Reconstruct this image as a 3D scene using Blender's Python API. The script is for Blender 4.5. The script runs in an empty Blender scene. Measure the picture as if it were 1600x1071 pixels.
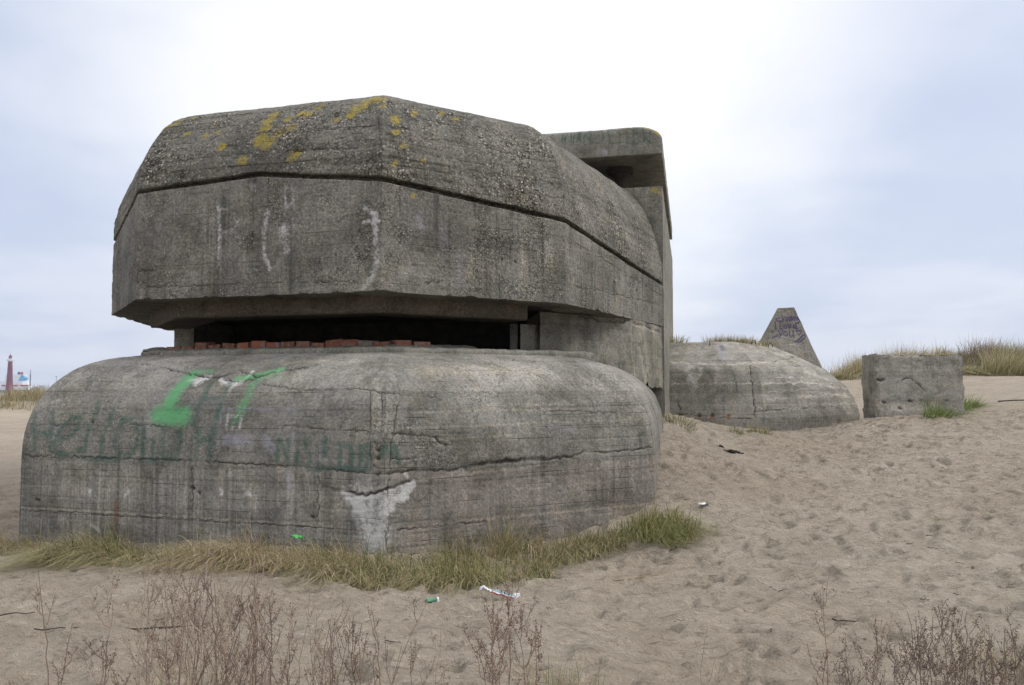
import bpy, math, random
import numpy as np
from mathutils import Vector, kdtree

random.seed(7)
rng = np.random.default_rng(11)
scene = bpy.context.scene
COL = scene.collection
rad = math.radians

# ------------------------------------------------------------------ camera
F = 1250.0
CXP, CYP = 800.0, 535.5
PITCH = math.atan(67.5 / F)
CP, SP = math.cos(PITCH), math.sin(PITCH)
cam = bpy.data.cameras.new("camera")
cam.sensor_width = 36.0
cam.lens = 36.0 * F / 1600.0
cam.clip_start = 0.05
cam.clip_end = 60000
camo = bpy.data.objects.new("camera", cam)
COL.objects.link(camo)
camo.rotation_euler = (math.pi / 2 + PITCH, 0, 0)
scene.camera = camo
# the eye is the origin; z = 0 is eye level


def ray(px, py):
    u = (px - CXP) / F
    v = -(py - CYP) / F
    return u, CP - v * SP, SP + v * CP


def P(px, py, Y):
    u, f, w = ray(px, py)
    return np.array([u / f * Y, Y, w / f * Y])


def PZ(px, py, z):
    u, f, w = ray(px, py)
    t = z / w
    return np.array([u * t, f * t, z])


def project(p):
    x, y, z = p[:, 0], p[:, 1], p[:, 2]
    d = y * CP + z * SP
    up = -y * SP + z * CP
    return CXP + F * x / d, CYP - F * up / d, d


# ------------------------------------------------------------------ noise
def _h(i, j, k, s):
    n = (i * 73856093) ^ (j * 19349663) ^ (k * 83492791) ^ (s * 2654435761)
    n = n & 0xFFFFFFFF
    n = ((n ^ (n >> 15)) * 2246822519) & 0xFFFFFFFF
    n = ((n ^ (n >> 13)) * 3266489917) & 0xFFFFFFFF
    n = n ^ (n >> 16)
    return n.astype(np.float64) / 4294967295.0


def vnoise(p, scale, seed=0):
    q = p * scale + 1000.37
    i = np.floor(q).astype(np.int64)
    f = q - i
    f = f * f * (3 - 2 * f)
    r = 0
    for a in (0, 1):
        wa = f[:, 0] if a else 1 - f[:, 0]
        for b in (0, 1):
            wb = f[:, 1] if b else 1 - f[:, 1]
            for c in (0, 1):
                wc = f[:, 2] if c else 1 - f[:, 2]
                r = r + wa * wb * wc * _h(i[:, 0] + a, i[:, 1] + b, i[:, 2] + c, seed)
    return r * 2 - 1


def fbm(p, scale, octv=4, seed=0, gain=0.5):
    r = 0
    a = 1.0
    t = 0
    for o in range(octv):
        r = r + a * vnoise(p, scale * 2 ** o, seed + o * 17)
        t += a
        a *= gain
    return r / t


def sstep(a, b, x):
    t = np.clip((x - a) / (b - a), 0, 1)
    return t * t * (3 - 2 * t)


# ------------------------------------------------------------------ object helpers
def tag(o, label=None, cat=None, group=None, kind=None):
    if label:
        o["label"] = label
    if cat:
        o["category"] = cat
    if group:
        o["group"] = group
    if kind:
        o["kind"] = kind
    return o


def empty(name, loc, label=None, cat=None, group=None):
    o = bpy.data.objects.new(name, None)
    o.empty_display_size = 0.3
    o.location = loc
    COL.objects.link(o)
    return tag(o, label, cat, group)


def mesh_np(name, V, quads, mat, parent=None, attrs=None, smooth=True, loc=None):
    """V (n,3) in world metres; quads (m,k) int; origin at parent / loc"""
    V = np.asarray(V, np.float64)
    off = np.zeros(3)
    if parent is not None:
        off = np.array(parent.matrix_basis.translation) if parent.parent is None else \
            np.array(parent.matrix_basis.translation) + np.array(parent.parent.matrix_basis.translation)
    elif loc is not None:
        off = np.array(loc)
    V = V - off
    me = bpy.data.meshes.new(name)
    if isinstance(quads, np.ndarray):
        k = quads.shape[1]
        me.vertices.add(len(V))
        me.vertices.foreach_set("co", V.astype(np.float32).ravel())
        me.loops.add(quads.size)
        me.loops.foreach_set("vertex_index", quads.astype(np.int32).ravel())
        me.polygons.add(len(quads))
        me.polygons.foreach_set("loop_start", np.arange(0, quads.size, k, dtype=np.int32))
        me.polygons.foreach_set("loop_total", np.full(len(quads), k, np.int32))
    else:
        me.from_pydata([tuple(v) for v in V], [], [tuple(int(i) for i in q) for q in quads])
    me.update(calc_edges=True)
    me.validate()
    if attrs:
        for an, av in attrs.items():
            at = me.attributes.new(an, 'FLOAT_COLOR', 'POINT')
            at.data.foreach_set("color", np.asarray(av, np.float32).ravel())
    me.polygons.foreach_set("use_smooth", np.full(len(me.polygons), smooth, bool))
    for m in (mat if isinstance(mat, (list, tuple)) else [mat]):
        me.materials.append(m)
    o = bpy.data.objects.new(name, me)
    COL.objects.link(o)
    if parent is not None:
        o.parent = parent
    elif loc is not None:
        o.location = loc
    return o


def gridq(n, m, base=0, flip=False):
    i, j = np.meshgrid(np.arange(n - 1), np.arange(m - 1), indexing='ij')
    a = (i * m + j).ravel() + base
    q = np.stack([a, a + m, a + m + 1, a + 1], 1)
    return q[:, ::-1] if flip else q


class Surf:
    """a surface gathered from grids (n along, m up), painted and carved before it is built"""

    def __init__(s):
        s.V, s.N, s.Q, s.n = [], [], [], 0
        s.fine = []

    def grid(s, G, flip=False, fine=True):
        n, m = G.shape[:2]
        du = np.gradient(G, axis=0)
        dv = np.gradient(G, axis=1)
        N = np.cross(du, dv)
        if flip:
            N = -N
        N /= np.maximum(np.linalg.norm(N, axis=2, keepdims=True), 1e-9)
        s.V.append(G.reshape(-1, 3))
        s.N.append(N.reshape(-1, 3))
        s.Q.append(gridq(n, m, s.n, flip))
        s.fine.append(np.full(n * m, fine))
        s.n += n * m

    def ready(s):
        s.V = np.concatenate(s.V)
        s.N = np.concatenate(s.N)
        s.Q = np.concatenate(s.Q)
        s.fine = np.concatenate(s.fine)
        s.V0 = s.V.copy()
        s.p1 = np.zeros((s.n, 4), np.float32)
        s.p2 = np.zeros((s.n, 4), np.float32)
        face = (s.N * -s.V).sum(1) > 0
        s.fi = np.nonzero(face & s.fine)[0]
        px, py, d = project(s.V[s.fi])
        kd = kdtree.KDTree(len(s.fi))
        for i in range(len(s.fi)):
            kd.insert((px[i], py[i], 0), i)
        kd.balance()
        s.kd = kd
        return s

    def locate(s, pts, step=5.0, jit=0.0):
        out = []
        pts = [np.array(p, float) for p in pts]
        if len(pts) == 1:
            pts = pts * 2
        for a, b in zip(pts[:-1], pts[1:]):
            k = max(1, int(np.linalg.norm(b - a) / step))
            for t in range(k):
                q = a + (b - a) * t / k
                if jit and len(out) > 0:
                    q = q + rng.normal(0, jit, 2)
                out.append(q)
        out.append(pts[-1])
        r = []
        for q in out:
            co, i, d = s.kd.find((q[0], q[1], 0))
            if d < 12:
                r.append(s.V0[s.fi[i]])
        return np.array(r)

    def dist(s, L, R):
        lo, hi = L.min(0) - R, L.max(0) + R
        idx = np.nonzero(((s.V0 > lo) & (s.V0 < hi)).all(1) & s.fine)[0]
        if len(idx) == 0:
            return idx, None
        p = s.V0[idx]
        D = np.full(len(idx), 1e9)
        for a, b in zip(L[:-1], L[1:]) if len(L) > 1 else [(L[0], L[0])]:
            ab = b - a
            l2 = ab @ ab
            t = np.clip(((p - a) @ ab) / l2, 0, 1) if l2 > 1e-12 else np.zeros(len(p))
            d = np.linalg.norm(p - a - t[:, None] * ab, axis=1)
            D = np.minimum(D, d)
        k = D < R
        return idx[k], D[k]

    def paint(s, lay, ch, pts, w, st=1.0, soft=1.0, jit=0.0):
        L = s.locate(pts, jit=jit)
        if len(L) == 0:
            return
        R = w * (0.5 + 0.5 * soft)
        idx, D = s.dist(L, R)
        if len(idx) == 0:
            return
        lo = w * 0.5 * (1 - soft)
        val = st * (1 - sstep(lo, R, D))
        A = s.p1 if lay == 1 else s.p2
        A[idx, ch] = np.maximum(A[idx, ch], val)

    def carve(s, pts, w, depth, jit=1.0, dirt=0.92, step=4.0):
        L = s.locate(pts, step=step, jit=jit)
        if len(L) < 2:
            return
        w = max(0.0125, w * 0.80)
        idx, D = s.dist(L, w)
        if len(idx) == 0:
            return
        brk = 0.55 + 0.45 * vnoise(s.V0[idx], 9.0, 77)
        k = (1 - sstep(w * 0.25, w, D)) * np.clip(brk * 1.5, 0.15, 1)
        s.V[idx] -= s.N[idx] * (k * depth)[:, None]
        s.p2[idx, 1] = np.maximum(s.p2[idx, 1], k * dirt)

    def rough(s, amp=0.004, boards=0.0, bh=0.12, seed=0, pits=0.0):
        f = s.fine
        d = fbm(s.V0, 3.0, 3, seed) * amp * 2.0 + fbm(s.V0, 22.0, 3, seed + 5) * amp
        if boards:
            zz = s.V0[:, 2] + 0.03 * vnoise(s.V0, 0.5, seed + 9)
            k = np.floor(zz / bh).astype(np.int64)
            d = d + (_h(k, k * 0, k * 0, seed + 3) - 0.5) * boards
            fr = zz / bh - k
            e = np.minimum(fr, 1 - fr) * bh
            d = d - boards * 0.9 * (1 - sstep(0.0, 0.012, e)) * np.clip(0.3 + vnoise(s.V0, 2.5, seed + 4) * 1.6, 0, 1)
        if pits:
            q = vnoise(s.V0, 30.0, seed + 21)
            d = d - pits * sstep(0.45, 0.75, q)
        s.V = s.V + s.N * (d * f)[:, None]
        return s

    def build(s, name, mat, parent=None, loc=None):
        return mesh_np(name, s.V, s.Q, mat, parent, {"paint": s.p1, "wear_and_light": s.p2}, True, loc)


def offset_poly(pts, d):
    pts = np.asarray(pts, float)
    seg = pts[1:] - pts[:-1]
    seg /= np.linalg.norm(seg, axis=1, keepdims=True)
    nr = np.stack([-seg[:, 1], seg[:, 0]], 1)
    out = np.zeros_like(pts)
    for i in range(len(pts)):
        if i == 0:
            m = nr[0]
        elif i == len(pts) - 1:
            m = nr[-1]
        else:
            m = (nr[i - 1] + nr[i]) / (1 + nr[i - 1] @ nr[i])
        out[i] = pts[i] + m * (d[i] if isinstance(d, np.ndarray) else d)
    return out


def loft(S, pts, rows, res, zfun=None, fine=None):
    """rows: list of (inset, zspec); zspec is z or a tuple (a, b): a + b*zfun at that vertex"""
    n = len(pts)
    offs = [offset_poly(pts, r[0]) for r in rows]
    for k in range(n - 1):
        r = res[k] if isinstance(res, (list, tuple)) else res
        L = np.linalg.norm(np.asarray(pts[k + 1]) - np.asarray(pts[k]))
        m = max(2, int(L / r) + 1)
        t = np.linspace(0, 1, m)
        G = np.zeros((m, len(rows), 3))
        for j, rw in enumerate(rows):
            a, b = offs[j][k], offs[j][k + 1]
            G[:, j, 0] = a[0] + (b[0] - a[0]) * t
            G[:, j, 1] = a[1] + (b[1] - a[1]) * t
            zs = rw[1]
            if isinstance(zs, np.ndarray):
                G[:, j, 2] = zs[k] + (zs[k + 1] - zs[k]) * t
            elif isinstance(zs, tuple):
                zg = zfun[k] + (zfun[k + 1] - zfun[k]) * t
                G[:, j, 2] = zs[0] + zs[1] * zg
            else:
                G[:, j, 2] = zs
        S.grid(G, fine=True if fine is None else fine[k])
    return offs


def end_wall(S, pts, rows, zfun=None):
    """closes the back of an open loft: from its first profile to its last"""
    G = np.zeros((2, len(rows), 3))
    for j, rw in enumerate(rows):
        o = offset_poly(pts, rw[0])
        for e, i in ((0, -1), (1, 0)):
            zs = rw[1]
            z = zs[i] if isinstance(zs, np.ndarray) else zs[0] + zs[1] * zfun[i] if isinstance(zs, tuple) else zs
            G[e, j] = (o[i][0], o[i][1], z)
    S.grid(G, fine=False)


def fan_xy(S, ring, z, up=True):
    """flat lid inside a ring: a strip from ring points to their mirror order"""
    ring = np.asarray(ring)
    n = len(ring)
    c = ring.mean(0)
    G = np.zeros((n + 1, 2, 3))
    rr = np.vstack([ring, ring[:1]])
    G[:, 0, :2] = rr
    G[:, 1, :2] = c + (rr - c) * 0.001
    G[:, :, 2] = z
    S.grid(G, flip=not up, fine=False)


def resample_rows(ctrl, step):
    """ctrl list of (inset, z) -> denser list, softened"""
    c = np.array(ctrl, float)
    s = np.r_[0, np.cumsum(np.linalg.norm(np.diff(c, axis=0), axis=1))]
    m = max(3, int(s[-1] / step))
    t = np.linspace(0, s[-1], m)
    return [(float(np.interp(q, s, c[:, 0])), float(np.interp(q, s, c[:, 1]))) for q in t]


# ------------------------------------------------------------------ materials
def newmat(name):
    m = bpy.data.materials.new(name)
    m.use_nodes = True
    nt = m.node_tree
    nt.nodes.clear()
    out = nt.nodes.new("ShaderNodeOutputMaterial")
    b = nt.nodes.new("ShaderNodeBsdfPrincipled")
    nt.links.new(b.outputs[0], out.inputs[0])
    return m, nt, b


class NB:
    def __init__(s, nt):
        s.nt = nt

    def link(s, a, b):
        s.nt.links.new(a, b)

    def val(s, node_in, v):
        if hasattr(v, "is_linked") or hasattr(v, "links"):
            s.link(v, node_in)
        else:
            node_in.default_value = v

    def coord(s, kind="Object"):
        return s.nt.nodes.new("ShaderNodeTexCoord").outputs[kind]

    def mapping(s, vec, scale=(1, 1, 1), loc=(0, 0, 0)):
        n = s.nt.nodes.new("ShaderNodeMapping")
        s.link(vec, n.inputs[0])
        n.inputs["Scale"].default_value = scale
        n.inputs["Location"].default_value = loc
        return n.outputs[0]

    def noise(s, vec, scale, detail=4, rough=0.55, dist=0.0, out="Fac"):
        n = s.nt.nodes.new("ShaderNodeTexNoise")
        s.link(vec, n.inputs["Vector"])
        n.inputs["Scale"].default_value = scale
        n.inputs["Detail"].default_value = detail
        n.inputs["Roughness"].default_value = rough
        n.inputs["Distortion"].default_value = dist
        return n.outputs[out]

    def voronoi(s, vec, scale, feature='F1', out="Distance"):
        n = s.nt.nodes.new("ShaderNodeTexVoronoi")
        n.feature = feature
        s.link(vec, n.inputs["Vector"])
        n.inputs["Scale"].default_value = scale
        return n.outputs[out]

    def math(s, op, a, b=0.0, clamp=False):
        n = s.nt.nodes.new("ShaderNodeMath")
        n.operation = op
        n.use_clamp = clamp
        s.val(n.inputs[0], a)
        s.val(n.inputs[1], b)
        return n.outputs[0]

    def ramp(s, fac, lo, hi, a=0.0, b=1.0):
        n = s.nt.nodes.new("ShaderNodeMapRange")
        n.interpolation_type = 'SMOOTHSTEP'
        s.val(n.inputs["Value"], fac)
        n.inputs["From Min"].default_value = lo
        n.inputs["From Max"].default_value = hi
        n.inputs["To Min"].default_value = a
        n.inputs["To Max"].default_value = b
        return n.outputs[0]

    def mix(s, fac, a, b, mode='MIX'):
        n = s.nt.nodes.new("ShaderNodeMix")
        n.data_type = 'RGBA'
        n.blend_type = mode
        n.clamp_factor = True
        s.val(n.inputs[0], fac)
        for i, v in ((6, a), (7, b)):
            if isinstance(v, (tuple, list)):
                v = tuple(v) + (1,) if len(v) == 3 else tuple(v)
            s.val(n.inputs[i], v)
        return n.outputs[2]

    def attr(s, name):
        n = s.nt.nodes.new("ShaderNodeAttribute")
        n.attribute_name = name
        sp = s.nt.nodes.new("ShaderNodeSeparateColor")
        s.link(n.outputs["Color"], sp.inputs[0])
        return sp.outputs[0], sp.outputs[1], sp.outputs[2], n.outputs["Alpha"], n.outputs["Color"]

    def bump(s, h, strength, dist, prev=None):
        n = s.nt.nodes.new("ShaderNodeBump")
        n.inputs["Strength"].default_value = strength
        n.inputs["Distance"].default_value = dist
        s.link(h, n.inputs["Height"])
        if prev is not None:
            s.link(prev, n.inputs["Normal"])
        return n.outputs[0]


def concrete(name, base=(0.235, 0.212, 0.185), tone=0.5, agg=0.5, streak=0.4, board=0.5, bh=0.115, paints=True, agg_scale=36.0, warm=(1.04, 1.0, 0.93), smooth_below=None, agg_min=0.12):
    m, nt, b = newmat(name)
    N = NB(nt)
    co = N.coord()
    col = N.mix(1.0, base, (1, 1, 1), 'MULTIPLY')
    # large mottling
    lay = nt.nodes.new("ShaderNodeTexWhiteNoise")
    lay.noise_dimensions = '1D'
    sep0 = nt.nodes.new("ShaderNodeSeparateXYZ")
    N.link(co, sep0.inputs[0])
    lz = N.math('ADD', sep0.outputs[2], N.math('MULTIPLY', N.math('SUBTRACT', N.noise(co, 0.7, 4), 0.5), 0.25))
    N.link(N.math('FLOOR', N.math('DIVIDE', lz, bh * 3.3)), lay.inputs["W"])
    col = N.mix(N.ramp(lay.outputs[0], 0.0, 1.0, 0, 0.8), col, N.mix(1.0, col, (0.74, 0.745, 0.74), 'MULTIPLY'))
    big = N.noise(co, 0.9, 5, 0.6)
    mid = N.noise(co, 5.0, 6, 0.62)
    fin = N.noise(co, 34.0, 5, 0.7)
    col = N.mix(N.ramp(big, 0.36, 0.66, 0, tone), col, N.mix(1.0, col, (0.56, 0.565, 0.56), 'MULTIPLY'))
    col = N.mix(N.ramp(mid, 0.40, 0.72, 0, 0.7), col, N.mix(1.0, col, (1.25, 1.2, 1.13), 'MULTIPLY'))
    wrm = N.noise(N.mapping(co, loc=(7, 3, 1)), 1.7, 4, 0.6)
    col = N.mix(N.ramp(wrm, 0.42, 0.70, 0, 0.65), col, N.mix(1.0, col, warm, 'MULTIPLY'))
    # rain streaks
    st = N.noise(N.mapping(co, (8, 8, 0.30)), 1.0, 5, 0.65)
    st2 = N.noise(N.mapping(co, (24, 24, 0.5)), 1.0, 4, 0.6)
    smask = N.ramp(N.noise(N.mapping(co, (1, 1, 1), (2, 5, 8)), 0.8, 3), 0.34, 0.56)
    col = N.mix(N.math('MULTIPLY', N.ramp(st, 0.5, 0.68, 0, streak), smask), col, N.mix(1.0, col, (0.42, 0.425, 0.425), 'MULTIPLY'))
    col = N.mix(N.math('MULTIPLY', N.ramp(st2, 0.56, 0.70, 0, streak * 0.9), smask), col, N.mix(1.0, col, (1.35, 1.33, 1.30), 'MULTIPLY'))
    # board marks: courses along z, broken up
    sep = nt.nodes.new("ShaderNodeSeparateXYZ")
    N.link(co, sep.inputs[0])
    wob = N.math('MULTIPLY', N.math('SUBTRACT', N.noise(co, 0.5, 2), 0.5), 0.06)
    zz = N.math('DIVIDE', N.math('ADD', sep.outputs[2], wob), bh)
    fr = N.math('FRACT', zz)
    fl = N.math('FLOOR', zz)
    wn = nt.nodes.new("ShaderNodeTexWhiteNoise")
    wn.noise_dimensions = '1D'
    N.link(fl, wn.inputs["W"])
    edge = N.math('MINIMUM', fr, N.math('SUBTRACT', 1.0, fr))
    brk = N.ramp(N.noise(N.mapping(co, (1.2, 1.2, 5)), 1.2, 4), 0.45, 0.62)
    line = N.math('MULTIPLY', N.ramp(edge, 0.0, 0.055, 1, 0), brk)
    lightl = N.math('MULTIPLY', N.ramp(edge, 0.02, 0.12, 1, 0), N.ramp(N.noise(N.mapping(co, (0.9, 0.9, 6), (4, 4, 4)), 1.3, 4), 0.55, 0.7))
    col = N.mix(N.math('MULTIPLY', lightl, board * 0.55), col, N.mix(1.0, col, (1.45, 1.42, 1.36), 'MULTIPLY'))
    col = N.mix(N.math('MULTIPLY', line, board), col, N.mix(1.0, col, (0.38, 0.36, 0.35), 'MULTIPLY'))
    col = N.mix(N.math('MULTIPLY', N.ramp(wn.outputs[0], 0.0, 1.0, 0, 0.30), board), col, N.mix(1.0, col, (0.72, 0.72, 0.73), 'MULTIPLY'))
    if smooth_below is not None:      # upright shuttering boards below the pour joint
        vs = N.noise(N.mapping(co, (15, 15, 0.12)), 1.0, 6, 0.75)
        vs2 = N.noise(N.mapping(co, (46, 46, 0.5)), 1.0, 3, 0.6)
        wv = N.math('MULTIPLY', N.ramp(sep.outputs[2], smooth_below - 0.08, smooth_below + 0.03, 1, 0), N.ramp(sep.outputs[0], -0.7, 0.3, 1.0, 0.35))
        col = N.mix(N.math('MULTIPLY', N.ramp(vs, 0.42, 0.60), wv), col, N.mix(1.0, col, (0.74, 0.735, 0.735), 'MULTIPLY'))
        col = N.mix(N.math('MULTIPLY', N.ramp(vs2, 0.48, 0.62), N.math('MULTIPLY', wv, 0.8)), col, N.mix(1.0, col, (1.28, 1.25, 1.22), 'MULTIPLY'))
        pk = N.math('MULTIPLY', N.ramp(sep.outputs[2], smooth_below - 0.08, smooth_below + 0.03, 1, 0), N.ramp(sep.outputs[0], -0.2, 0.4))
        col = N.mix(N.math('MULTIPLY', pk, 0.7), col, N.mix(1.0, col, (1.04, 0.97, 0.95), 'MULTIPLY'))
    # exposed aggregate: pebbles in worn cement
    wco = nt.nodes.new("ShaderNodeVectorMath")
    wco.operation = 'MULTIPLY_ADD'
    N.link(N.noise(co, 20.0, 2, out="Color"), wco.inputs[0])
    wco.inputs[1].default_value = (0.02, 0.02, 0.02)
    N.link(co, wco.inputs[2])
    co2 = wco.outputs[0]
    pv = N.voronoi(co2, agg_scale, 'F1', "Color")
    psep = nt.nodes.new("ShaderNodeSeparateColor")
    N.link(pv, psep.inputs[0])
    pd = N.voronoi(co2, agg_scale, 'F1', "Distance")
    amask = N.ramp(N.noise(N.mapping(co, (1, 1, 1), (9, 1, 4)), 2.2, 5, 0.65), 0.40, 0.60, 0.25, 1.0)
    amask = N.math('MULTIPLY', amask, N.ramp(N.noise(N.mapping(co, (1, 1, 1), (4, 7, 2)), 0.75, 3, 0.6), 0.36, 0.62, agg_min, 1.15))
    if smooth_below is not None:
        amask = N.math('MULTIPLY', amask, N.ramp(sep.outputs[2], smooth_below - 0.08, smooth_below + 0.06, 0.25, 1.0))
    peb = N.math('MULTIPLY', N.math('MULTIPLY', N.ramp(pd, 0.28, 0.5, 1, 0), N.ramp(psep.outputs[0], 0.62, 0.8)), amask)
    gap = N.math('MULTIPLY', N.math('MULTIPLY', N.ramp(pd, 0.35, 0.62, 0, 1), N.ramp(psep.outputs[1], 0.45, 0.8)), amask)
    pcol = N.mix(psep.outputs[2], (0.46, 0.40, 0.32), (0.30, 0.30, 0.30))
    pv2 = nt.nodes.new("ShaderNodeSeparateColor")
    N.link(N.voronoi(co2, agg_scale * 2.3, 'F1', "Color"), pv2.inputs[0])
    col = N.mix(N.math('MULTIPLY', N.math('MULTIPLY', N.ramp(pv2.outputs[0], 0.55, 0.9), amask), agg * 0.9), col, N.mix(1.0, col, (1.5, 1.46, 1.38), 'MULTIPLY'))
    col = N.mix(N.math('MULTIPLY', N.math('MULTIPLY', N.ramp(pv2.outputs[1], 0.6, 0.9), amask), agg), col, N.mix(1.0, col, (0.5, 0.49, 0.48), 'MULTIPLY'))
    col = N.mix(N.math('MULTIPLY', gap, min(1.0, agg * 1.2)), col, N.mix(1.0, col, (0.30, 0.28, 0.26), 'MULTIPLY'))
    col = N.mix(N.math('MULTIPLY', peb, agg), col, pcol)
    fk = 0.55 + 0.45 * agg
    col = N.mix(N.ramp(fin, 0.34, 0.68), N.mix(1.0, col, (1 - .38 * fk, 1 - .39 * fk, 1 - .40 * fk), 'MULTIPLY'), N.mix(1.0, col, (1 + .34 * fk, 1 + .33 * fk, 1 + .31 * fk), 'MULTIPLY'))
    pat = N.noise(N.mapping(co, loc=(3, 8, 2)), 2.6, 8, 0.68)
    col = N.mix(N.ramp(pat, 0.46, 0.62, 0, 0.75), col, N.mix(1.0, col, (0.60, 0.61, 0.58), 'MULTIPLY'))
    # small dark blow-holes
    pit = N.math('MULTIPLY', N.ramp(N.voronoi(co, 11.0), 0.05, 0.10, 1, 0), N.ramp(N.noise(co, 3.0, 2), 0.5, 0.6))
    col = N.mix(N.math('MULTIPLY', pit, 0.8), col, (0.03, 0.028, 0.025))
    if paints:
        g1, g2, wh, li, _ = N.attr("paint")
        lich, dark, rust, light, _ = N.attr("wear_and_light")
        wearn = N.noise(co, 26.0, 6, 0.75)
        wear2 = N.noise(co, 6.0, 4, 0.6)
        sp = N.math('ADD', N.math('MULTIPLY', N.math('SUBTRACT', wearn, 0.5), 1.5), N.math('MULTIPLY', N.math('SUBTRACT', wear2, 0.5), 0.9))

        def layer(col, a, colr, amt, lo=0.30, hi=0.75, k=1.0):
            f = N.ramp(N.math('ADD', a, N.math('MULTIPLY', sp, N.ramp(a, 0.0, 0.35, 0, k))), lo, hi, 0, amt)
            return N.mix(f, col, colr)
        col = layer(col, light, N.mix(1.0, col, (1.45, 1.42, 1.36), 'MULTIPLY'), 0.8, 0.2, 0.8)
        col = layer(col, li, (0.30, 0.30, 0.36), 0.50, 0.2, 0.85)
        col = layer(col, wh, (0.56, 0.55, 0.535), 0.72, 0.12, 0.95, 1.5)
        col = layer(col, g2, (0.030, 0.085, 0.062), 0.68, 0.10, 1.0, 0.95)
        col = layer(col, g1, (0.090, 0.33, 0.13), 0.76, 0.10, 1.05, 0.9)
        col = layer(col, rust, (0.20, 0.085, 0.03), 0.75)
        col = layer(col, lich, N.mix(N.ramp(fin, 0.35, 0.65), (0.20, 0.16, 0.045), (0.33, 0.25, 0.03)), 0.85, 0.30, 0.70, 1.2)
        col = layer(col, dark, (0.045, 0.039, 0.034), 0.85, 0.12, 0.85, 0.6)
    nt.links.new(col, b.inputs["Base Color"])
    b.inputs["Roughness"].default_value = 0.93
    b.inputs["Specular IOR Level"].default_value = 0.25
    h = N.math('ADD', N.math('MULTIPLY', fin, 0.5), N.math('MULTIPLY', mid, 0.6))
    h = N.math('ADD', h, N.math('MULTIPLY', N.math('SUBTRACT', peb, gap), 0.7 * agg))
    h = N.math('SUBTRACT', h, N.math('MULTIPLY', line, 0.8 * board))
    h = N.math('SUBTRACT', h, pit)
    nt.links.new(N.bump(h, 1.0, 0.016), b.inputs["Normal"])
    return m


def simple(name, col, rough=0.8, var=0.25, scale=12.0, metal=0.0, spec=0.3):
    m, nt, b = newmat(name)
    N = NB(nt)
    co = N.coord()
    n = N.noise(co, scale, 5, 0.6)
    lo = tuple(c * (1 - var) for c in col)
    hi = tuple(min(1, c * (1 + var)) for c in col)
    nt.links.new(N.mix(N.ramp(n, 0.3, 0.7), lo, hi), b.inputs["Base Color"])
    b.inputs["Roughness"].default_value = rough
    b.inputs["Metallic"].default_value = metal
    b.inputs["Specular IOR Level"].default_value = spec
    return m


def tinted(name, rough=0.75, transl=0.0):
    """colour carried per blade / stem"""
    m, nt, b = newmat(name)
    N = NB(nt)
    c = N.attr("tint")[4]
    n = N.noise(N.coord(), 40.0, 3)
    col = N.mix(N.ramp(n, 0.3, 0.7, 0, 0.5), c, N.mix(1.0, c, (0.7, 0.7, 0.7), 'MULTIPLY'))
    nt.links.new(col, b.inputs["Base Color"])
    b.inputs["Roughness"].default_value = rough
    b.inputs["Specular IOR Level"].default_value = 0.25
    if transl:
        t = nt.nodes.new("ShaderNodeBsdfTranslucent")
        nt.links.new(col, t.inputs[0])
        mx = nt.nodes.new("ShaderNodeMixShader")
        mx.inputs[0].default_value = transl
        nt.links.new(b.outputs[0], mx.inputs[1])
        nt.links.new(t.outputs[0], mx.inputs[2])
        out = [q for q in nt.nodes if q.type == 'OUTPUT_MATERIAL'][0]
        nt.links.new(mx.outputs[0], out.inputs[0])
    return m


M_LOW = concrete("concrete_lower", (0.262, 0.250, 0.230), tone=0.85, agg=0.42, streak=0.62, board=0.42, bh=0.125, agg_scale=40, smooth_below=0.86)
M_BAND = concrete("concrete_band", (0.222, 0.213, 0.194), tone=0.85, agg=0.62, streak=0.95, board=0.35, bh=0.16)
M_CAP = concrete("concrete_cap", (0.180, 0.172, 0.154), agg_min=0.55, tone=0.8, agg=1.0, streak=0.2, board=0.6, bh=0.10, agg_scale=27)
M_PLAIN = concrete("concrete_plain", (0.230, 0.222, 0.196), tone=0.6, agg=0.35, streak=0.4, board=0.3, bh=0.2)
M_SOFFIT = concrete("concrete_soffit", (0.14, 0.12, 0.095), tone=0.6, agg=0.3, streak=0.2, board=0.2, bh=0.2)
M_ROOM = simple("concrete_dark_shade", (0.035, 0.031, 0.027), 0.95, 0.4, 6)  # shade of the slit room put into the colour, concrete made near black
M_REAR = concrete("concrete_rear", (0.315, 0.298, 0.268), tone=0.6, agg=0.25, streak=0.40, board=0.42, bh=0.14, agg_scale=24)
M_BLOCK = concrete("concrete_block", (0.310, 0.295, 0.268), tone=0.5, agg=0.28, streak=0.5, board=0.12, bh=0.3, agg_scale=32)
M_PYR = concrete("concrete_pyramid", (0.225, 0.212, 0.192), tone=0.5, agg=0.6, streak=0.2, board=0.15, bh=0.3, agg_scale=24)
M_GRASS = tinted("grass_blade", 0.7, 0.25)
M_STEM = tinted("dry_stem", 0.85)

# ------------------------------------------------------------------ terrain
CTRL = []


def cpx(px, py, Y):
    p = P(px, py, Y)
    CTRL.append((p[0], p[1], p[2]))


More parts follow.
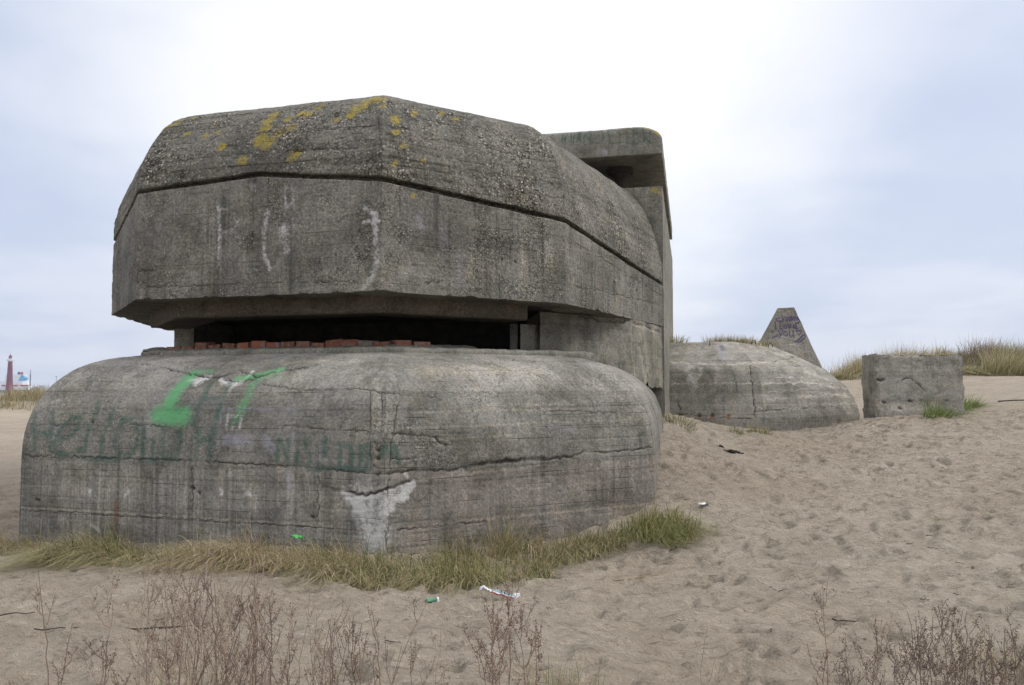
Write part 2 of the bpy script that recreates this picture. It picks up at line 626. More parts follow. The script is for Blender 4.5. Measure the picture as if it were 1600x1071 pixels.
for a in [(0, 1071, 4.40), (800, 1071, 4.40), (1600, 1071, 4.55), (300, 905, 6.9), (650, 935, 6.3), (600, 868, 7.95), (30, 848, 9.4), (720, 868, 8.2), (835, 858, 8.7), (930, 838, 9.1), (985, 822, 9.35),
          (1027, 800, 9.55), (1041, 652, 14.6), (0, 760, 14.6), (0, 641, 62), (1100, 792, 9.75), (1300, 800, 9.6), (1600, 800, 8.8),
          (1600, 700, 12.5), (1600, 640, 18), (1600, 590, 30), (1455, 651, 17), (1370, 652, 17), (1345, 664, 18.0), (1225, 680, 17.2),
          (1110, 664, 17.6), (1100, 700, 13.6), (1250, 720, 13), (1060, 682, 12.9), (1450, 720, 12), (1310, 588, 33), (1480, 588, 31)]:
    cpx(*a)
CTRL += [(0, 26, -0.9), (-10, 22, -1.85), (0, -6, -1.65), (16, -6, -1.5), (-16, -6, -1.7), (-14, 8, -1.8), (-30, 30, -1.85), (-60, 62, -1.8),
         (34, 30, 0.6), (26, 10, -0.5), (15, 4, -1.25), (0, 55, -0.6), (20, 45, 0.2), (-20, 45, -1.8), (45, 60, 0.0), (0, 75, -1.5), (-45, 20, -1.8), (50, 10, 0.2)]
CTRL = np.array(CTRL)


def _tps(r2):
    return np.where(r2 > 1e-9, 0.5 * r2 * np.log(np.maximum(r2, 1e-9)), 0)


_n = len(CTRL)
_S = 10.0
_c2 = CTRL[:, :2] / _S
_K = _tps(((_c2[:, None] - _c2[None]) ** 2).sum(2)) + np.eye(_n) * 0.002
_Pm = np.c_[np.ones(_n), _c2]
_A = np.zeros((_n + 3, _n + 3))
_A[:_n, :_n] = _K
_A[:_n, _n:] = _Pm
_A[_n:, :_n] = _Pm.T
_W = np.linalg.solve(_A, np.r_[CTRL[:, 2], 0, 0, 0])


def height(x, y):
    x = np.atleast_1d(np.asarray(x, float)).ravel()
    y = np.atleast_1d(np.asarray(y, float)).ravel()
    xc = np.clip(x, -75, 60)
    yc = np.clip(y, -12, 80)
    q = np.c_[xc, yc] / _S
    z = np.full(len(x), _W[_n]) + q @ _W[_n + 1:]
    for i in range(_n):
        z += _W[i] * _tps(((q - _c2[i]) ** 2).sum(1))
    z = np.clip(z, -2.6, 1.3)
    p3 = np.c_[x, y, x * 0]
    z = z + 0.04 * fbm(p3, 0.45, 2, 3) * sstep(3, 6, y)
    # dune mound far left
    z = z + 1.25 * np.exp(-(((x + 40) / 9) ** 2 + ((y - 67) / 4.0) ** 2))
    z = z + 0.75 * np.exp(-((y - 36.5) / 3.2) ** 2) * sstep(13.0, 17.5, x)
    z = z + 0.35 * fbm(p3, 0.12, 3, 40) * sstep(24, 40, np.hypot(x, y))
    far = -9.5
    w = 1 - sstep(74, 120, np.hypot(x, y * 1.0))
    return z * w + far * (1 - w)


def ground_at(px, py):
    """where the sight line through this point of the photograph meets the sand"""
    u, f, w = ray(px, py)
    Y = np.exp(np.linspace(math.log(3.0), math.log(90), 700))
    h = height(u / f * Y, Y)
    z = w / f * Y
    k = np.nonzero(z < h)[0]
    i = k[0] if len(k) else len(Y) - 1
    return np.array([u / f * Y[i], Y[i], h[i]])


FX0, FX1, FY0, FY1, FS = -10.0, 13.0, 3.2, 18.5, 0.03
xs = np.arange(FX0, FX1, FS)
ys = np.arange(FY0, FY1, FS)
nx, ny = len(xs), len(ys)
XX, YY = np.meshgrid(xs, ys, indexing='ij')
p3 = np.c_[XX.ravel(), YY.ravel(), XX.ravel() * 0]
HF = (0.034 * fbm(p3, 1.6, 3, 61) + 0.044 * fbm(p3, 4.5, 4, 62) - 0.046 * np.abs(fbm(p3 * np.array([0.8, 1.3, 1]), 3.0, 3, 63)) + 0.030 * fbm(p3, 11, 2, 64)).reshape(nx, ny)
for _ in range(5200):          # footprints and scuffs in the loose sand
    cx, cy = rng.uniform(FX0, FX1), FY0 + (FY1 - FY0) * rng.random() ** 1.15
    a, b_ = rng.uniform(0.05, 0.19), rng.uniform(0.022, 0.065)
    if rng.random() < 0.12:
        a, b_ = a * 1.6, b_ * 1.9
    th = rng.uniform(0, math.pi)
    dp = rng.uniform(0.014, 0.055)
    R = a * 2.2
    i0, i1 = max(0, int((cx - R - FX0) / FS)), min(nx, int((cx + R - FX0) / FS) + 1)
    j0, j1 = max(0, int((cy - R - FY0) / FS)), min(ny, int((cy + R - FY0) / FS) + 1)
    if i1 <= i0 or j1 <= j0:
        continue
    dx, dy = XX[i0:i1, j0:j1] - cx, YY[i0:i1, j0:j1] - cy
    uu = (dx * math.cos(th) + dy * math.sin(th)) / a
    vv = (-dx * math.sin(th) + dy * math.cos(th)) / b_
    r2 = uu * uu + vv * vv
    HF[i0:i1, j0:j1] += dp * (-np.exp(-r2 * 1.1) + 0.42 * np.exp(-(np.sqrt(r2) - 1.5) ** 2 * 3.0))
edge = sstep(0, 25, np.minimum(np.arange(nx), nx - 1 - np.arange(nx)))[:, None] * sstep(0, 25, np.minimum(np.arange(ny), ny - 1 - np.arange(ny)))[None]


def grow(start, step, ratio, end):
    r = [start]
    while abs(r[-1]) < end:
        step *= ratio
        r.append(r[-1] + step)
    return r[1:]


gx = np.r_[-np.array(grow(-FX0, 0.05, 1.09, 7000))[::-1], xs, grow(xs[-1], 0.05, 1.09, 7000)]
gyf = grow(ys[-1], 0.045, 1.045, 7500)
gyb = [3.1, 2.9, 2.6, 2.1, 1.3, 0.2, -1.5, -4, -8, -14, -25, -60, -200, -1000, -7000]
gy = np.r_[gyb[::-1], ys, gyf]
GX, GY = np.meshgrid(gx, gy, indexing='ij')
GZ = height(GX.ravel(), GY.ravel()).reshape(GX.shape)
ix0 = len(grow(-FX0, 0.05, 1.09, 7000))
jy0 = len(gyb)
GZ[ix0:ix0 + nx, jy0:jy0 + ny] += HF * edge
# coarser ripples outside the fine patch
far_n = (0.035 * fbm(np.c_[GX.ravel(), GY.ravel(), GX.ravel() * 0], 1.5, 4, 71)).reshape(GX.shape)
mk = np.ones_like(GZ)
mk[ix0:ix0 + nx, jy0:jy0 + ny] = 1 - edge
GZ += far_n * mk * (np.hypot(GX, GY) < 90)

m, nt, b = newmat("sand")
N = NB(nt)
co = N.coord()
n1 = N.noise(co, 0.35, 5, 0.6)
n2 = N.noise(co, 3.2, 6, 0.65)
n3 = N.noise(co, 60.0, 4, 0.7)
c = N.mix(N.ramp(n1, 0.35, 0.65), (0.515, 0.439, 0.346), (0.585, 0.508, 0.412))
c = N.mix(N.ramp(n2, 0.40, 0.66, 0, 0.5), c, N.mix(1.0, c, (0.74, 0.72, 0.70), 'MULTIPLY'))
n4 = N.noise(N.mapping(co, (0.75, 1.9, 1)), 8.0, 6, 0.75, 0.8)
c = N.mix(N.ramp(n4, 0.53, 0.63, 0, 0.75), c, N.mix(1.0, c, (0.62, 0.59, 0.56), 'MULTIPLY'))
c = N.mix(N.ramp(n3, 0.3, 0.75, 0, 0.6), N.mix(1.0, c, (0.84, 0.83, 0.82), 'MULTIPLY'), N.mix(1.0, c, (1.1, 1.1, 1.1), 'MULTIPLY'))
# bits of plant litter in the sand
sp = N.voronoi(N.mapping(co, (1, 1, 0.2)), 9.0, 'F1', "Distance")
spm = N.ramp(N.noise(co, 1.1, 4, 0.6), 0.52, 0.66)
c = N.mix(N.math('MULTIPLY', N.ramp(sp, 0.10, 0.17, 0.8, 0), spm), c, (0.10, 0.075, 0.055))
fk = N.voronoi(N.mapping(co, (1, 1, 0.2), (3, 3, 0)), 21.0, 'F1', "Distance")
c = N.mix(N.math('MULTIPLY', N.ramp(fk, 0.12, 0.24, 0.7, 0), N.ramp(N.noise(co, 1.9, 5, 0.7), 0.50, 0.62)), c, (0.16, 0.125, 0.095))
nl = N.noise(N.mapping(co, (3.0, 9.0, 1)), 2.2, 6, 0.75, 0.6)
c = N.mix(N.math('MULTIPLY', N.ramp(nl, 0.55, 0.68, 0, 0.65), N.ramp(N.noise(co, 0.8, 4), 0.38, 0.58)), c, (0.17, 0.13, 0.10))
nt.links.new(c, b.inputs["Base Color"])
b.inputs["Roughness"].default_value = 0.95
b.inputs["Specular IOR Level"].default_value = 0.15
hh = N.math('ADD', N.math('MULTIPLY', n3, 0.35), N.noise(co, 13.0, 6, 0.75, 0.8))
lump = N.noise(N.mapping(co, (1.0, 1.35, 1)), 5.5, 5, 0.7, 1.2)
hh = N.math('ADD', hh, N.math('MULTIPLY', N.math('ABSOLUTE', N.math('SUBTRACT', lump, 0.5)), 2.2))
nt.links.new(N.bump(hh, 1.0, 0.11), b.inputs["Normal"])
M_SAND = m
V = np.stack([GX, GY, GZ], 2).reshape(-1, 3)
og = mesh_np("ground", V, gridq(len(gx), len(gy)), M_SAND)
tag(og, "trampled pale sand of the dunes, scuffed with footprints", "sand", kind="structure")

# the sea, far lower than the dunes
m, nt, b = newmat("sea_water")
N = NB(nt)
b.inputs["Base Color"].default_value = (0.10, 0.13, 0.16, 1)
b.inputs["Roughness"].default_value = 0.25
nt.links.new(N.bump(N.noise(N.mapping(N.coord(), (1, 0.3, 1)), 0.4, 4), 0.5, 0.4), b.inputs["Normal"])
ow = mesh_np("water", np.array([(-6900, 125, -8.6), (6900, 125, -8.6), (6900, 7200, -8.6), (-6900, 7200, -8.6)]), [(0, 1, 2, 3)], m)
tag(ow, "grey sea stretching to the horizon behind the dunes", "sea", kind="structure")

# ------------------------------------------------------------------ main bunker
# lower block ------------------------------------------------------
D0, D1 = 8.0, 9.2
zs_ = P(600, 828, D0)[2]
LP0 = P(600, 828, D0)[:2]
LL1 = PZ(31, 795, zs_)[:2]
LR1 = PZ(1023, 787, zs_)[:2]
LR2 = P(1037.5, 690, 14.2)[:2]
LL2 = LL1 + np.array([-0.40, 0.917]) * 1.6
LL3 = LL2 + np.array([0.05, 1.0]) * 3.6
low = [LL3, LL2, LL1, LP0, LR1, LR2]
ROOT = empty("observation_bunker", (float(LP0[0]), 11.0, -1.7),
             "large grey concrete observation bunker with a long dark viewing slit and faded green graffiti", "bunker")
zb0 = -0.86
ctrl = [(0, -2.5), (0.0, zb0)]
for th in np.linspace(3, 84, 20):
    ctrl.append((1.28 * (1 - math.cos(rad(th)) ** (2 / 2.35)), zb0 + 1.235 * math.sin(rad(th)) ** (2 / 2.35)))
ctrl += [(1.30, 0.405)]
rows = resample_rows(ctrl, 0.0125)
S = Surf()
loft(S, low, rows, [0.2, 0.2, 0.0125, 0.0125, 0.03], fine=[False, False, True, True, True])
end_wall(S, low, rows[::8])
fan_xy(S, offset_poly(low, 1.30), 0.405)
S.ready()
S.rough(0.0035, boards=0.0075, bh=0.125, seed=2, pits=0.004)
k1, k2 = 0.1875, 0.15


def A_(pts):
    return [(40 + k1 * x, 630 + k1 * y) for x, y in pts]


def B_(pts):
    return [(400 + k2 * x, 650 + k2 * y) for x, y in pts]


def C_(pts):
    return [(220 + .2625 * x, 560 + .2625 * y) for x, y in pts]


# faded dark green lettering
for pts in [A_([(75, 100), (75, 390)]), A_([(225, 85), (200, 390)]), A_([(70, 240), (210, 268)]),
            A_([(250, 320), (340, 300), (430, 215), (460, 135), (400, 118), (330, 170), (250, 290), (232, 350), (262, 420), (360, 425), (460, 395)]),
            A_([(610, 5), (545, 150), (500, 300), (480, 455)]), A_([(480, 458), (620, 466)]),
            A_([(725, 55), (690, 180), (640, 285), (620, 450)]), A_([(620, 462), (760, 466)]),
            A_([(900, 125), (800, 150), (750, 250), (745, 350), (790, 440), (860, 440), (910, 370), (945, 250), (920, 160)]),
            A_([(985, 195), (975, 470)]), A_([(1060, 300), (1065, 470)]), A_([(975, 470), (1075, 475)]),
            A_([(1150, 215), (1145, 470)]), A_([(1285, 230), (1265, 470)]), A_([(1145, 465), (1275, 470)]),
            A_([(1440, 210), (1420, 440)]), A_([(1560, 220), (1540, 330)]), A_([(1400, 290), (1560, 290)]),
            C_([(420, 150), (345, 290), (315, 390)]), C_([(530, 150), (470, 290), (425, 430)]), C_([(365, 245), (490, 240)]),
            C_([(350, 420), (335, 600)]), C_([(445, 420), (405, 600)]), C_([(340, 500), (440, 480)])]:
    S.paint(1, 1, pts, 0.075, 0.72, 1.0, jit=0.4)
for pts in [B_([(240, 250), (220, 470)]), B_([(340, 250), (310, 480)]), B_([(245, 260), (330, 470)]), B_([(520, 250), (515, 340)]),
            B_([(430, 380), (405, 500)]), B_([(560, 370), (555, 560)]), B_([(655, 490), (750, 560)]), B_([(850, 290), (990, 330)]),
            B_([(875, 300), (870, 550)]), B_([(720, 240), (710, 420)]), B_([(1080, 340), (1190, 308)]), B_([(1015, 395), (985, 540)]), B_([(1095, 395), (1080, 560)]),
            B_([(1172, 400), (1160, 560)]), B_([(975, 548), (1172, 560)]), B_([(1310, 410), (1350, 300), (1390, 430), (1440, 310), (1485, 475)]),
            B_([(820, 540), (980, 545)]), B_([(560, 560), (700, 555)])]:
    S.paint(1, 1, pts, 0.065, 0.80, 1.0, jit=0.4)
# fresh bright green
for pts, w, st in [([(300, 586), (281, 606), (266, 628), (259, 646)], 0.185, .95), ([(247, 649), (286, 650)], 0.21, 1.0), ([(300, 584), (330, 580)], 0.10, .6),
                   ([(410, 584), (394, 604), (381, 628), (373, 650)], 0.15, .56), ([(372, 592), (402, 587), (440, 577)], 0.10, .8), ([(415, 590), (440, 590)], 0.16, .4), ([(366, 657), (372, 656)], 0.10, .5)]:
    S.paint(1, 0, pts, w, st, 1.0, jit=0.3)
# whitewash patches and squares
for pts, w, st in [([(296, 594), (326, 591)], 0.075, 0.9), ([(345, 594), (358, 601), (378, 596)], 0.06, 0.75), ([(362, 602), (356, 616)], 0.05, 0.6),
                   ([(355, 650), (378, 650), (374, 670), (353, 670), (355, 650)], 0.04, 0.6), ([(395, 580), (385, 590)], 0.05, 0.7), ([(310, 596), (318, 592)], .12, .9), ([(352, 598), (372, 600)], .10, .6)]:
    S.paint(1, 2, pts, w, st, 1.0)
for pts, w, st in [([(345, 640), (463, 640), (458, 690), (454, 770)], 0.04, 0.5), ([(350, 688), (388, 688)], 0.13, 0.7), ([(415, 686), (426, 702)], 0.12, 0.65),
                   ([(345, 640), (340, 700)], 0.05, 0.5), ([(450, 742), (453, 765)], 0.10, 0.6), ([(400, 735), (440, 738)], 0.08, 0.4), ([(860, 668), (900, 672)], .12, .35)]:
    S.paint(1, 3, pts, w, st, 1.0)
# lime bloom under the corner crack
for pts, w, st in [([(536, 768), (556, 786), (570, 815), (580, 850)], 0.055, 0.85), ([(560, 778), (580, 808), (588, 846)], 0.15, 0.75), ([(605, 776), (598, 812), (590, 848)], 0.12, 0.75),
                   ([(640, 758), (622, 778), (604, 800)], 0.06, 0.95), ([(552, 780), (612, 778)], 0.15, 0.7), ([(565, 795), (600, 795)], 0.15, 0.6), ([(575, 815), (595, 812)], 0.12, 0.6), ([(640, 762), (632, 775), (612, 790)], .05, .9), ([(634, 736), (636, 760)], 0.02, .7),
                   ([(570, 830), (566, 860)], .10, .45), ([(600, 830), (598, 858)], .06, .5)]:
    S.paint(1, 2, pts, w * 1.6, st, 1.0, jit=1.5)
for pts in [[(195, 773), (200, 768)], [(385, 770), (392, 773)], [(345, 765), (345, 772)], [(140, 775), (140, 768)], [(140, 820), (155, 828)]]:
    S.paint(1, 2, pts, 0.05, 0.55, 1.0)
S.paint(2, 2, [(180, 784), (181, 805), (179, 815)], 0.045, 0.7, 1.0)
S.paint(2, 2, [(179, 810), (181, 836)], 0.07, 0.45, 1.0)
# light seams where the shuttering met
S.paint(2, 3, [(31, 794), (200, 803), (400, 815), (520, 824)], 0.030, 0.95, 0.7, jit=.5)
S.paint(2, 3, [(620, 826), (700, 818), (850, 803), (1020, 787)], 0.030, 0.95, 0.7, jit=.5)
S.paint(2, 3, [(640, 753), (700, 743), (800, 733), (870, 726)], 0.028, 0.8, 0.7, jit=.6)
S.paint(2, 3, [(590, 606), (588, 640), (588, 670)], 0.10, 1.0, 0.6)
S.paint(2, 3, [(587, 675), (589, 735)], 0.06, .7, .8)
S.carve([(579, 612), (578, 670), (580, 735)], .009, .006, jit=.6)
S.carve([(597, 612), (597, 672)], .008, .005, jit=.6)
S.paint(2, 3, [(640, 645), (760, 640), (900, 640)], 0.03, .8, 1, jit=.5)
S.paint(2, 3, [(620, 690), (700, 687), (800, 680)], 0.03, .7, 1, jit=.5)
S.paint(2, 3, [(585, 560), (590, 610)], 0.10, 0.5, 1)
S.paint(2, 3, [(600, 578), (740, 575)], 0.03, 0.8, 1)
S.paint(2, 3, [(610, 670), (740, 666), (860, 660), (1000, 655)], 0.025, 0.8, 1, jit=.5)
S.paint(2, 3, [(760, 632), (900, 632)], 0.03, 0.7, 1, jit=.5)
S.paint(2, 3, [(640, 840), (740, 832), (860, 815)], 0.04, 0.5, 1, jit=.5)
S.paint(2, 3, [(40, 640), (110, 620)], 0.08, 0.6, 1)
S.paint(2, 3, [(498, 745), (505, 820)], 0.07, 0.6, .8)
# damp dark patches
for pts, w, st in [([(45, 740), (60, 830)], .35, .26), ([(100, 735), (250, 745)], .3, .22), ([(60, 815), (150, 830)], .22, .35), ([(340, 690), (345, 720)], .16, .25), ([(540, 800), (545, 855)], .22, .32),
                   ([(860, 680), (930, 690)], .22, .25), ([(800, 650), (950, 650)], .15, .16), ([(280, 685), (330, 715)], .2, .22), ([(640, 775), (655, 785), (672, 770), (690, 780)], .02, .6)]:
    S.paint(2, 1, pts, w, st, 1.0)
for x, y0, y1, w, st in [(70, 715, 790, .10, .34), (100, 720, 800, .06, .30), (190, 735, 810, .05, .4), (215, 740, 800, .08, .28), (262, 735, 800, .05, .32), (300, 700, 735, .10, .3), (325, 690, 800, .06, .28), (352, 740, 800, .05, .3),
                          (410, 742, 810, .05, .32), (428, 745, 812, .05, .3), (470, 745, 815, .06, .25), (235, 660, 720, .14, .22), (345, 668, 715, .13, .3), (150, 805, 835, .10, .34), (90, 805, 838, .16, .36), (520, 770, 850, .12, .36), (655, 760, 820, .05, .2), (735, 740, 800, .05, .16)]:
    S.paint(2, 1, [(x, y0), (x + rng.normal(0, 2.5), (y0 + y1) / 2), (x + rng.normal(0, 2.5), y1)], w * 2.0, st * .85, 1.0)
for x, y0, y1, w, st in [(130, 735, 770, .06, .6), (180, 748, 765, .06, .6), (285, 740, 790, .07, .5), (375, 700, 730, .10, .6), (395, 740, 800, .06, .6), (440, 700, 735, .12, .6), (455, 745, 810, .06, .5), (500, 745, 818, .06, .7), (535, 690, 720, .10, .4), (360, 720, 735, .10, .5)]:
    S.paint(2, 3, [(x, y0), (x, y1)], w * 1.6, st, 1.0)
S.paint(2, 3, [(985, 600), (1004, 635), (1014, 670), (1021, 720)], .07, .6, 1)
S.paint(2, 3, [(1032, 660), (1030, 760)], .3, .6, 1)
S.paint(2, 3, [(230, 572), (420, 566), (560, 565)], .16, .55, 1)
S.paint(2, 3, [(620, 575), (820, 580), (930, 600)], .30, .55, 1)
# cracks and open joints
for pts, w, d in [([(205, 567), (250, 572), (290, 583), (335, 591), (352, 587), (375, 579), (400, 589), (440, 580), (495, 571)], 0.022, 0.035),
                  ([(338, 592), (370, 597), (405, 590)], 0.016, 0.02), ([(410, 600), (470, 610), (560, 607), (590, 612), (640, 618), (690, 623)], 0.012, 0.010),
                  ([(445, 665), (530, 672), (590, 675), (640, 680), (690, 683)], 0.012, 0.012), ([(622, 600), (625, 620), (618, 655), (612, 690), (608, 740), (606, 765)], 0.010, 0.010),
                  ([(680, 683), (686, 692), (697, 695), (693, 706)], 0.02, 0.02), ([(590, 742), (640, 736), (700, 735), (740, 728), (790, 720), (860, 718), (900, 712), (910, 707), (960, 706), (1018, 700)], 0.022, 0.022),
                  ([(725, 733), (760, 724), (800, 721), (850, 717)], 0.035, 0.022), ([(505, 762), (535, 768), (570, 774), (600, 767), (640, 752)], 0.026, 0.03),
                  ([(31, 712), (200, 717), (330, 722), (470, 730), (590, 741)], 0.012, 0.010), ([(50, 664), (120, 664)], 0.012, 0.012), ([(200, 664), (260, 666)], 0.010, .008),
                  ([(497, 745), (497, 822)], 0.012, 0.010), ([(606, 765), (608, 830)], 0.010, .008), ([(602, 830), (606, 860)], 0.012, .008), ([(31, 797), (200, 806), (400, 818), (520, 826)], 0.010, .008), ([(620, 828), (700, 821), (760, 815)], .012, .012),
                  ([(110, 806), (111, 835)], .014, .012), ([(610, 717), (670, 716)], .010, .008), ([(780, 562), (850, 566)], .010, .006), ([(840, 640), (960, 645)], .008, .006), ([(300, 728), (300, 800)], .008, .006)]:
    S.carve(pts, w, d)
for x, y in [(587, 692), (590, 703), (590, 716), (586, 728), (143, 658), (58, 780), (83, 707), (427, 692), (488, 808), (310, 770), (588, 740), (300, 762)]:
    S.carve([(x - 2, y), (x + 2, y + 2)], 0.028, 0.025, jit=0)
S.build("lower_block", M_LOW, ROOT)

# sill ledge and brick course --------------------------------------
S = Surf()
sr = [(1.22, 0.36), (1.22, 0.435), (1.26, 0.452), (1.60, 0.468), (2.05, 0.475)]
sr2 = resample_rows(sr, 0.03)
loft(S, low[1:5], sr2, [0.2, 0.025, 0.025], fine=[False, True, True])
S.ready()
jag = fbm(S.V0, 9.0, 3, 5)
S.V[:, 2] += 0.018 * jag * S.fine
S.V += S.N * (0.02 * fbm(S.V0, 14.0, 3, 8) * S.fine)[:, None]
S.build("sill", M_PLAIN, ROOT)

offb = offset_poly(low, 1.86)
a_, b_, c_ = offb[2], offb[3], offb[4]
bv, bq, bt = [], [], []


def add_box(V, Q, c0, ex, ey, ez, hx, hy, z0, z1, jit=0.0):
    base = len(V)
    for (i, j, k) in [(-1, -1, 0), (1, -1, 0), (1, 1, 0), (-1, 1, 0), (-1, -1, 1), (1, -1, 1), (1, 1, 1), (-1, 1, 1)]:
        p = np.array(c0) + ex * hx * i + ey * hy * j
        V.append(np.array([p[0], p[1], (z1 if k else z0)]) + rng.normal(0, 1, 3) * jit)
    for q in [(0, 3, 2, 1), (4, 5, 6, 7), (0, 1, 5, 4), (1, 2, 6, 5), (2, 3, 7, 6), (3, 0, 4, 7)]:
        Q.append([base + x for x in q])


# brick course runs along the front and a little round the corner
path = [a_ - (b_ - a_) * 0.20, b_, b_ + (c_ - b_) * 0.27]
sl = 0.215
for s0, s1 in zip(path[:-1], path[1:]):
    L = np.linalg.norm(s1 - s0)
    ex = (s1 - s0) / L
    ey = np.array([-ex[1], ex[0]])
    nb = int(L / sl)
    for i in range(nb):
        mid = s0 + ex * (i + 0.5) * L / nb
        first = (s0 is path[0]) and i < 4
        if rng.random() < .10:
            continue
        top = 0.570 + rng.normal(0, 0.010) - (0.022 * (3 - i) if first else 0)
        if s0 is path[1]:
            top -= 0.012 * i
        add_box(bv, bq, mid + rng.normal(0, .004, 2), ex, ey, None, L / nb / 2 - rng.uniform(.004, .02), 0.09, 0.44, top, 0.008)
        grey = rng.random()
        cc = (0.25, 0.085, 0.048) if grey < 0.72 else (0.19, 0.155, 0.125)
        v = rng.uniform(0.65, 1.15)
        bt += [(cc[0] * v, cc[1] * v, cc[2] * v, 1)] * 8
mb, nt, bb = newmat("brick")
N = NB(nt)
cc = N.attr("tint")[4]
co = N.coord()
cc = N.mix(N.ramp(N.noise(co, 14, 5), 0.46, 0.66, 0, 0.75), cc, (0.20, 0.18, 0.155))
cc = N.mix(N.ramp(N.noise(co, 60, 3), 0.4, 0.7, 0, 0.6), cc, N.mix(1.0, cc, (0.55, 0.5, 0.5), 'MULTIPLY'))
nt.links.new(cc, bb.inputs["Base Color"])
bb.inputs["Roughness"].default_value = 0.92
nt.links.new(N.bump(N.noise(co, 50, 4), 0.6, 0.008), bb.inputs["Normal"])
mesh_np("brick_course", np.array(bv), np.array(bq), mb, ROOT, {"tint": np.array(bt)}, smooth=False)
# mortar bed with crumbs in front of and between the bricks
S = Surf()
mp = [path[0] - (path[1] - path[0]) * 0.03, path[1], path[1] + (c_ - b_) * 0.62]
loft(S, mp, resample_rows([(-0.17, 0.43), (-0.13, 0.485), (-0.05, 0.515), (0.06, 0.53), (0.10, 0.43)], 0.02), 0.025)
S.ready()
S.V[:, 2] += 0.022 * fbm(S.V0, 8, 4, 91)
S.V[:, :2] += 0.02 * np.stack([fbm(S.V0, 12, 3, 92), fbm(S.V0, 12, 3, 93)], 1)
S.build("mortar_bed", M_PLAIN, ROOT)

# upper band (visor) -------------------------------------------------
zu = P(595, 455.5, D1)[2]
UP0 = P(595, 455.5, D1)[:2]
UL1 = PZ(212, 469, zu)[:2]
UL2 = PZ(174, 493, zu)[:2]
UL3 = PZ(262, 517, zu)[:2]
UR1 = PZ(884, 475, zu)[:2]
UR2 = PZ(1036, 510, zu)[:2]
UF = UL1 + (UP0 - UL1) * 0.52
upper = [UL3, UL2, UL1, UF, UP0, UR1, UR2]


def zat(px, py, Y):
    return P(px, py, Y)[2]


zg = [0] * 7
zg[1] = zat(180, 383, UL2[1])
zg[0] = zg[1] - 0.35
zg[2] = zat(213, 304, UL1[1])
zg[3] = zat(396, 277, UF[1])
zg[4] = zat(590, 284, UP0[1])
zg[5] = zat(882, 349, UR1[1])
zg[6] = zat(1036, 448, UR2[1])
nb = 95
brow = [(0.0, (zu * (1 - t), t)) for t in np.linspace(0, 1, nb)]
res_u = [0.05, 0.02, 0.014, 0.014, 0.014, 0.018]
S = Surf()
loft(S, upper, [(0.0, (zu * (1 - t), t)) for t in np.linspace(0, 1, nb)] + [(0.03, (0.012, 1)), (0.20, (0.02, 1))], res_u, zg)
# soffit from the outer lower edge inward
loft(S, upper, [(0.62, zu + 0.006), (0.3, zu + 0.003), (0.0, zu)], [0.1, .05, .05, .05, .05, .05])
end_wall(S, upper, [(0.0, (zu * (1 - t), t)) for t in (0, .5, 1)], zg)
S.ready()
low_edge = 1 - sstep(0.0, 0.05, S.V0[:, 2] - zu)
chip = np.clip(fbm(S.V0, 7.0, 4, 31) * 0.9 - 0.05, 0, 1) * low_edge * 0.06
S.rough(0.005, boards=0.006, bh=0.16, seed=12, pits=0.006)
S.V[:, 2] += chip * S.fine
for x, y0, y1, w, st in [(228, 330, 460, .16, .3), (262, 320, 400, .20, .34), (310, 380, 450, .10, .2), (475, 300, 420, .12, .22), (540, 330, 440, .10, .2), (700, 350, 450, .12, .3), (765, 360, 440, .06, .28), (835, 390, 460, .08, .25), (930, 405, 470, .08, .35), (958, 420, 470, .06, .3), (985, 440, 490, .06, .25)]:
    S.paint(2, 1, [(x, y0), (x, y1)], w * 1.8, st, 1.0)
for x, y0, y1, w, st in [(330, 330, 440, .16, .55), (385, 300, 440, .16, .45), (430, 320, 440, .10, .4), (510, 320, 430, .10, .35), (660, 380, 450, .10, .4), (860, 380, 450, .10, .6)]:
    S.paint(2, 3, [(x, y0), (x, y1)], w * 1.6, st, 1.0)
# chalked strokes
for pts, w, st in [([(341, 322), (343, 350), (342, 410)], 0.03, 0.75), ([(342, 326), (362, 330), (372, 350), (364, 362), (346, 362)], 0.03, 0.5), ([(418, 330), (412, 365), (413, 395), (421, 420)], 0.035, 0.8),
                   ([(446, 294), (445, 325)], 0.03, 0.75), ([(456, 294), (457, 318), (447, 325)], 0.03, 0.6), ([(445, 360), (447, 388)], 0.09, 0.55), ([(572, 326), (585, 335), (588, 370), (588, 410), (580, 438), (565, 452)], 0.04, 0.85),
                   ([(568, 347), (592, 346)], 0.025, 0.7), ([(395, 292), (400, 296)], 0.06, 0.4), ([(610, 425), (700, 437)], 0.012, 0.5)]:
    S.paint(1, 2, pts, w * 1.9, st * .70, 1.0, jit=.3)
for pts, w in [([(350, 335), (372, 350), (352, 366)], .12), ([(425, 330), (450, 335), (460, 360), (452, 390), (430, 415)], .12), ([(395, 290), (470, 300)], .10), ([(540, 340), (560, 380)], .12), ([(610, 335), (640, 350)], .12), ([(575, 330), (596, 322)], .10)]:
    S.paint(1, 2, pts, w * 1.3, .20, 1.0, jit=.5)
for pts, w, st in [([(655, 335), (660, 365)], 0.14, 0.45), ([(690, 350), (700, 380)], 0.14, 0.4), ([(720, 400), (715, 440)], 0.2, 0.4), ([(970, 400), (975, 450)], 0.2, 0.35), ([(300, 320), (330, 350)], .15, .3)]:
    S.paint(1, 3, pts, w, st, 1.0)
for pts, w, st in [([(740, 350), (735, 430)], 0.16, 0.6), ([(815, 390), (818, 450)], 0.22, 0.65), ([(890, 400), (895, 450)], 0.14, 0.5), ([(605, 320), (610, 380)], .3, .3), ([(560, 400), (640, 420)], .3, .35)]:
    S.paint(2, 3, pts, w, st, 1.0)
